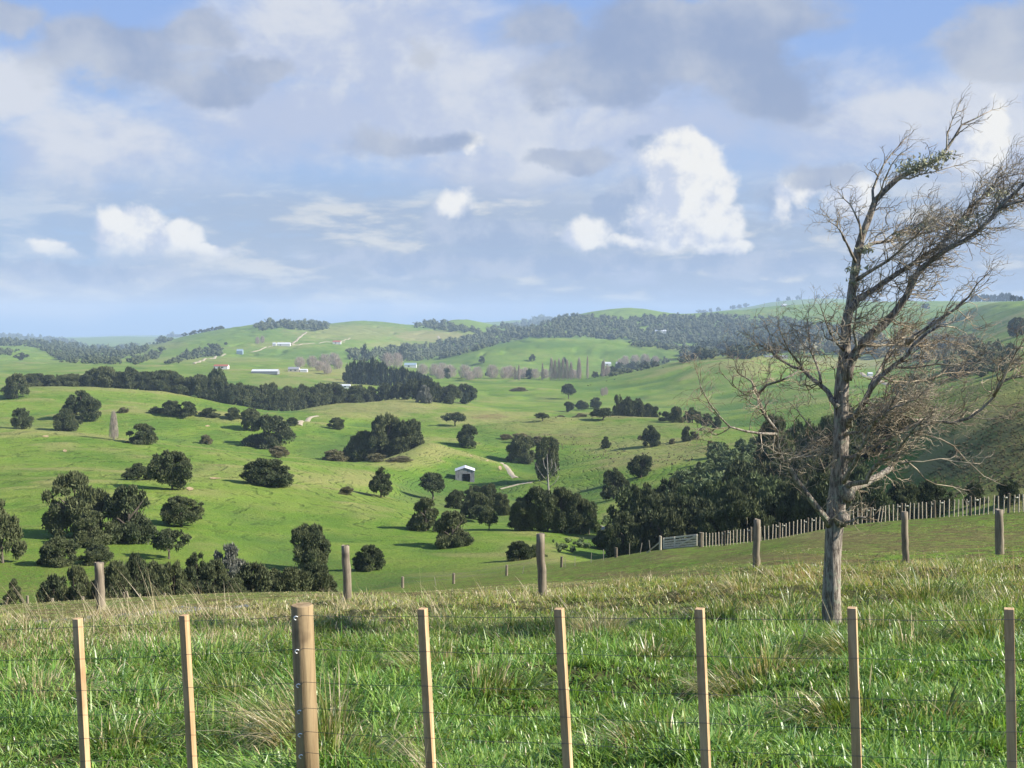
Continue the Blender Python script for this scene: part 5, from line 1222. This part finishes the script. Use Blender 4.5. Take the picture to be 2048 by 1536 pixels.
def puddle():
    m, t = mat('muddy_water'); n = t.noise(objpos(t), 3.0, 3); M_ = finish(m, t, (0.10, 0.095, 0.08), .12, .6, n, .01, .4)
    P_ = [(60,1246),(110,1240),(180,1232),(250,1228),(330,1223),(400,1217),(460,1214),(500,1214),(440,1222),(360,1230),(280,1236),(200,1241),(130,1249),(80,1252)]
    X, Y, Z = locate([q[0] for q in P_] + [260], [q[1] for q in P_] + [1232]); n = len(P_)
    # a shallow hollow: the sheet is level in pieces following the wheel ruts
    V = np.stack([X, Y, ground(X, Y) + .05], 1); Fc = [(k, (k + 1) % n, n) for k in range(n)]
    # refine
    import bmesh
    bm = bmesh.new(); vs = [bm.verts.new(v) for v in V]; [bm.faces.new([vs[i] for i in f]) for f in Fc]
    bmesh.ops.subdivide_edges(bm, edges=bm.edges[:], cuts=7, use_grid_fill=True); 
    co = np.array([v.co[:] for v in bm.verts]); z = ground(co[:, 0], co[:, 1]) + .03 + .06 * fbm(co[:, 0] * .9, co[:, 1] * .9, 2)
    for v, zz in zip(bm.verts, z): v.co.z = zz
    me = bpy.data.meshes.new('puddle'); bm.to_mesh(me); bm.free(); me.materials.append(M_)
    tag(mobj('puddle', me), kind='structure')
puddle()
# ------------------------------------------------------------------ grass: blades in tufts
def grass_mat():
    m, t = mat('grass_blades'); c_ = attr(t, 'tint')
    b = t.n.new('ShaderNodeBsdfPrincipled'); t.put(b.inputs['Base Color'], c_); b.inputs['Roughness'].default_value = .38; b.inputs['Specular IOR Level'].default_value = .5
    tr = t.n.new('ShaderNodeBsdfTranslucent'); t.put(tr.inputs[0], t.mix(1.0, c_, (1.25, 1.2, .6), 'MULTIPLY'))
    mx_ = t.n.new('ShaderNodeMixShader'); mx_.inputs[0].default_value = .32; t.l.new(b.outputs[0], mx_.inputs[1]); t.l.new(tr.outputs[0], mx_.inputs[2])
    o = t.n.new('ShaderNodeOutputMaterial'); t.l.new(mx_.outputs[0], o.inputs['Surface']); return m
M_GRASS = grass_mat()
def blades(base, direc, L, W, droop, tint, segs=4):
    """arrays of n blades: base (n,3), horizontal+up direction (n,3), length, width, droop; returns V,F,tint"""
    n = len(base); side = np.cross(direc, np.array([0, 0, 1.0])); side /= np.linalg.norm(side, axis=1)[:, None] + 1e-9
    a = RNG.uniform(0, 6.28, n)[:, None]; fwd = np.cross(np.array([0, 0, 1.0]), side); 
    s2 = side * np.cos(a * .35) + fwd * np.sin(a * .35) * .6
    rows = []
    for k in range(segs + 1):
        t = k / segs; c_ = base + direc * (L[:, None] * t) + np.array([0, 0, -1.0]) * (L * droop * t * t)[:, None] + 0
        w_ = W[:, None] * (1 - t ** 1.6) * (0.75 + .5 * t * (1 - t) * 2)
        if k < segs: rows += [c_ - s2 * w_ / 2, c_ + s2 * w_ / 2]
        else: rows += [c_]
    V = np.stack(rows, 1).reshape(-1, 3); per = 2 * segs + 1; i0 = np.arange(n)[:, None] * per
    quads = np.concatenate([np.stack([i0[:, 0] + 2 * k, i0[:, 0] + 2 * k + 1, i0[:, 0] + 2 * k + 3, i0[:, 0] + 2 * k + 2], 1) for k in range(segs - 1)]) if segs > 1 else np.zeros((0, 4), int)
    tri = np.stack([i0[:, 0] + 2 * (segs - 1), i0[:, 0] + 2 * (segs - 1) + 1, i0[:, 0] + per - 1], 1)
    return V, [quads, tri], np.repeat(tint, per, 0)
GREENS = np.array([(0.150, 0.225, 0.035), (0.105, 0.180, 0.034), (0.215, 0.280, 0.055), (0.275, 0.310, 0.075), (0.085, 0.145, 0.034)])
DRYS = np.array([(0.50, 0.41, 0.23), (0.60, 0.50, 0.32), (0.40, 0.31, 0.17), (0.34, 0.32, 0.14), (0.44, 0.41, 0.20)])
def field(y0, y1, n_tuft, per, L0, W0, seed, upright=.5, segs=4, margin=.53, drybias=0.0, name='grass', rag=1.0):
    g = np.random.default_rng(seed); u = g.random(n_tuft); Y = np.sqrt(y0 ** 2 + u * (y1 ** 2 - y0 ** 2)); X = Y * g.uniform(-margin, margin, n_tuft)
    # patchiness: long rank tufts against shorter turf
    rank = sstep(fbm(X / 1.3 + 4, Y / 1.3, 3), -.12, .22); dryn = fbm(X / 2.6 + 11, Y / 2.6, 3) + .5 * fbm(X / .7, Y / .7 + 3, 2)
    dist = sstep(Y, 11, 25)
    px, py = unuv(X / Y, np.full(n_tuft, -.2)); left = sstep(-px, -1150, -100) * sstep(Y, 10, 17)
    pd = np.clip(0.02 + .27 * dist + .46 * left + .9 * (dryn) * (.35 + dist) + drybias, 0.03, .92)
    lc = land_colour(X, Y); pd = np.clip(pd + .55 * lc[:, 0] * (Y > 24) + .75 * lc[:, 2] * (Y > 24), .03, .95)
    fine = fbm(X / .55, Y / .55 + 7, 2)
    tl = L0 * (0.45 + .8 * rank * rag + 1.6 * fine + g.uniform(-.12, .2, n_tuft)); tl = np.clip(tl, .55 * L0, 2 * L0) * (1 - .75 * sstep(lc[:, 2], .3, .6) * (Y > 18)); lean = g.normal(0, .28, (n_tuft, 2)) + np.array([-.10, -.05])
    sw = fbm(X / 2.1 + 30, Y / 2.1, 2) * 9; lean = lean + .42 * np.stack([np.cos(sw), np.sin(sw)], 1) * rank[:, None]
    gi = g.integers(0, len(GREENS), n_tuft); lush = fbm(X / 3.3, Y / 3.3 + 8, 3)
    k = np.repeat(np.arange(n_tuft), per); n = len(k); ang = g.uniform(0, 6.283, n); rr = g.uniform(0, 1, n) ** .6
    sp = tl[k] * .34; bx = X[k] + np.cos(ang) * rr * sp; by = Y[k] + np.sin(ang) * rr * sp
    out = np.stack([np.cos(ang), np.sin(ang)], 1) * (rr * (.85 - upright * .6))[:, None] + lean[k] + g.normal(0, .22, (n, 2))
    direc = np.stack([out[:, 0], out[:, 1], np.full(n, 1.0)], 1); direc /= np.linalg.norm(direc, axis=1)[:, None]
    L = tl[k] * g.uniform(.45, 1.25, n); W = W0 * g.uniform(.6, 1.5, n); droop = g.uniform(.3, 1.15, n) * (.75 + .45 * rank[k])
    base = np.stack([bx, by, ground(bx, by) - .02], 1)
    isdry = g.random(n) < np.clip(pd[k] * g.choice([.4, 1.0, 1.6], n_tuft)[k], 0, .95)
    tint = GREENS[np.where(g.random(n) < .5, gi[k], g.integers(0, len(GREENS), n))] * g.uniform(.85, 1.6, (n, 1))
    tint = tint * (1 + .45 * lush[k][:, None]) ; tint[:, 0] *= .84 + .3 * dist[k]; tint[:, 1] *= 1.04
    dt = DRYS[g.integers(0, len(DRYS), n)] * g.uniform(.7, 1.15, (n, 1)); tint = np.where(isdry[:, None], dt, tint); tint = np.clip(tint, .01, .8)
    V, Fc, T = blades(base, direc, L, W, droop, tint, segs)
    return tag(mobj(name, np_mesh(name, V, Fc, M_GRASS, False, {'tint': T})), {'grass': 'long green grass thick around the new fence', 'rank_grass': 'rank tan and green grass on the slope by the bare tree', 'pasture_grass': 'short grazed grass with dry stalks beyond the old posts'}[name], 'grass', None, 'stuff')
field(4.6, 10.5, 10200, 24, .26, .0155, 21, segs=4, margin=.68)
field(10.5, 18, 11000, 20, .39, .0165, 22, segs=3, name='rank_grass', margin=.62)
field(18, 30, 11000, 14, .33, .018, 23, segs=3, name='rank_grass', drybias=.05)
field(30, 62, 17000, 7, .10, .028, 24, segs=2, name='pasture_grass', drybias=.12, upright=.8)

# seed stalks
def stalks():
    g = np.random.default_rng(31); B, D_, L, W, T = [], [], [], [], []
    def burst(px, py, d, n, h, lean, spread, col=(0.50, 0.42, 0.27), w_=.006):
        p = at(px, py, d); 
        for _ in range(int(n * (1.8 if px < 950 and n > 1 else 1.2))):
            x = p.x + g.normal(0, spread * .4); y = d + g.normal(0, spread * .3); dx = lean + g.normal(0, .22)
            v = np.array([dx, g.normal(0, .12), 1.0]); v /= np.linalg.norm(v); B.append((x, y, gz(x, y))); D_.append(v); L.append(h * g.uniform(.6, 1.1)); W.append(max(w_, .00062 * d) * g.uniform(.7, 1.3)); T.append(np.array(col) * g.uniform(.75, 1.15))
    burst(60,1230,22,14,1.2,-.5,.8); burst(180,1250,20,12,1.1,-.45,.6); burst(240,1225,23,12,1.2,-.4,.8); burst(330,1230,20,12,1.2,-.35,.6); burst(500,1230,19,12,1.1,-.5,.6); burst(110,1230,20,7,1.0,-.45,.5); burst(60,1260,17,10,.9,-.5,.6); burst(350,1210,22,10,1.0,-.3,.8); burst(430,1220,21,8,1.0,-.4,.6); burst(870,1230,18,16,1.15,-.45,.35); burst(905,1240,17,10,1.0,-.4,.3)
    burst(1600,1190,24,40,.85,-.35,.5,(0.42,0.30,0.18)); burst(1560,1200,23,12,1.1,-.5,.4); burst(1480,1220,20,9,1.1,-.45,.6); burst(1640,1230,15,10,1.0,-.4,.8); burst(1200,1215,22,14,.7,-.1,1.4); burst(1700,1180,22,14,.9,-.4,1.0)
    burst(1840,1170,24,22,.8,-.3,1.6); burst(2000,1150,26,18,.8,-.3,1.2); burst(880,1470,7.2,24,.75,-.55,.18); burst(760,1536,6.2,10,.6,.5,.3); burst(100,1536,6.9,8,.5,-.4,.3); burst(470,1536,6.6,9,.5,-.5,.4); burst(1470,1330,11.5,12,.8,-.35,.6)
    burst(280,1280,15,10,.8,-.3,.8); burst(690,1210,22,16,.7,-.5,.6)
    for _ in range(330):
        px = g.uniform(-100, 2148); d = g.uniform(12, 27); burst(px, 1300, d, 1, .75, -.35, .3)
    n = len(B); V, Fc, T_ = blades(np.array(B), np.array(D_), np.array(L), np.array(W), g.uniform(.05, .35, n), np.array(T), 6)
    tag(mobj('seed_stalks', np_mesh('seed_stalks', V, Fc, M_GRASS, False, {'tint': T_})), 'tan dry seed stalks standing above the rank grass', 'grass', None, 'stuff')
stalks()

def tussock(px, py, d, n, L0, w_, lean, name, label, dryf=.35, spread=.22, h=None):
    g = np.random.default_rng(int(px)); u, v = uv(px, py); x = float(u) * d; z = gz(x, d); a = g.uniform(0, 6.283, n); rr = g.random(n) ** .6
    base = np.stack([np.cos(a) * rr * spread, np.sin(a) * rr * spread * .8, np.zeros(n)], 1)
    di = np.stack([np.cos(a) * rr * .55 + lean + g.normal(0, .12, n), np.sin(a) * rr * .5 + g.normal(0, .12, n), np.full(n, 1.0)], 1); di /= np.linalg.norm(di, axis=1)[:, None]
    L = L0 * 1.12 * g.uniform(.4, 1.2, n); dry = g.random(n) < dryf + .25 * (a > 1.6) * (a < 4.6)
    tint = np.where(dry[:, None], DRYS[g.integers(0, 5, n)] * 1.05, GREENS[g.integers(0, 5, n)] * .85) * g.uniform(.75, 1.2, (n, 1))
    dr = g.uniform(.35, 1.1, n) * np.where(dry, 1.1, .95)
    V, Fc, T = blades(base, di, L, w_ * g.uniform(.7, 1.3, n), dr, tint, 8)
    o = mobj(name, np_mesh(name, V, Fc, M_GRASS, False, {'tint': T})); o.location = (x, d, z - .03); return tag(o, label, 'tussock')
tussock(628, 1330, 8.9, 620, 1.12, .010, -.26, 'tussock', 'big arching grass tussock right behind the round fence post', .42, .26)
tussock(560, 1300, 9.6, 260, .95, .009, -.55, 'tussock', 'tan drooping tussock left of the big one behind the round post', .8, .24)
tussock(1195, 1240, 15.5, 380, .75, .010, -.15, 'tussock', 'flattened bleached tussock midway between two centre battens', .85, .3)
tussock(1225, 1225, 17, 260, .6, .012, .35, 'tussock', 'bleached tussock lying behind the flattened one near the centre', .85, .35)
tussock(1470, 1340, 10.8, 340, .62, .010, -.5, 'tussock', 'dark green and tan tussock between the fifth batten and the tree', .45, .35)
tussock(1570, 1330, 11.2, 320, .66, .011, .3, 'tussock', 'tangled tussock in front of the bare tree foot', .4, .3)
tussock(1480, 1180, 22, 300, .75, .016, -.3, 'tussock', 'tan topped tussock at the foot of the post left of the bare tree', .5, .3)
tussock(1840, 1190, 20, 480, .85, .016, -.1, 'tussock', 'large dark green tussock right of the bare tree', .12, .5)
tussock(1760, 1260, 14.5, 420, .75, .013, .2, 'tussock', 'lush green tussock just right of the bare tree foot', .15, .35)
tussock(1900, 1240, 15.5, 440, .8, .013, -.2, 'tussock', 'lush mounded tussock between the last two battens', .2, .4)
tussock(2030, 1200, 18, 380, .8, .014, -.2, 'tussock', 'dark mounded tussock at the right photo edge', .2, .45)
for i_, (px_, py_, d_, l_, ln_) in enumerate([(1700,1290,12.8,.62,-.4),(1850,1300,12.2,.62,.3),(1960,1290,12.6,.7,-.3),(1600,1220,18,.7,.3),(1990,1260,14,.7,.2),(1810,1240,15.5,.7,-.4),(1890,1190,19,.8,.4),(1420,1240,16.5,.6,-.3),(1330,1300,12.6,.5,.3),(430,1320,11.4,.55,-.3),(1010,1330,11.2,.5,.3),(1660,1390,8.8,.45,-.4),(270,1400,9,.45,.3),(1290,1440,8,.4,-.3),(700,1430,8,.42,.3),(1900,1400,8.6,.45,.3)]):
    tussock(px_ + 1, py_, d_, 520, l_, .014, ln_, 'grass_clump', 'lush arching green grass clump, one of those heaped through the rank grass', .10, .34)['kind'] = 'stuff'; del bpy.data.objects[COL.objects[-1].name]['category']
tussock(88, 1330, 11, 420, .72, .010, .15, 'tussock', 'tan tussock left of the first batten at the left edge', .7, .3)
tussock(205, 1250, 24, 300, .8, .016, .3, 'tussock', 'dry tussock at the foot of the knotted left post', .85, .4)
tussock(860, 1290, 13, 330, .8, .010, -.35, 'tussock', 'green tussock with tall stalks behind the third batten', .35, .3)
tussock(880, 1560, 6.1, 330, .42, .007, -.3, 'tussock', 'straw coloured tussock at the foot of the third batten', .95, .2)
tussock(698, 1225, 23, 240, .6, .016, .2, 'tussock', 'straw tussock at the foot of the split topped post', .8, .3)
# ------------------------------------------------------------------ the air of the valley
def build_haze():
    mb = MB(); x0, x1, y0, y1, z0, z1 = -27500, 27500, -30, 21100, -400, 262
    mb.box(((x0 + x1) / 2, (y0 + y1) / 2, (z0 + z1) / 2), (x1 - x0, y1 - y0, z1 - z0))
    m, t = mat('haze'); v = t.n.new('ShaderNodeVolumePrincipled')
    v.inputs['Color'].default_value = (0.60, 0.79, 1.0, 1); v.inputs['Density'].default_value = HAZE_D
    v.inputs['Anisotropy'].default_value = 0.0
    o = t.n.new('ShaderNodeOutputMaterial'); t.l.new(v.outputs[0], o.inputs['Volume'])
    m.cycles.homogeneous_volume = True if hasattr(m.cycles, 'homogeneous_volume') else None
    h = mb.build('haze', m); return tag(h, 'pale blue haze filling the valley air', 'haze', None, 'stuff')
HAZE_D = 0.5 / 7500
build_haze()
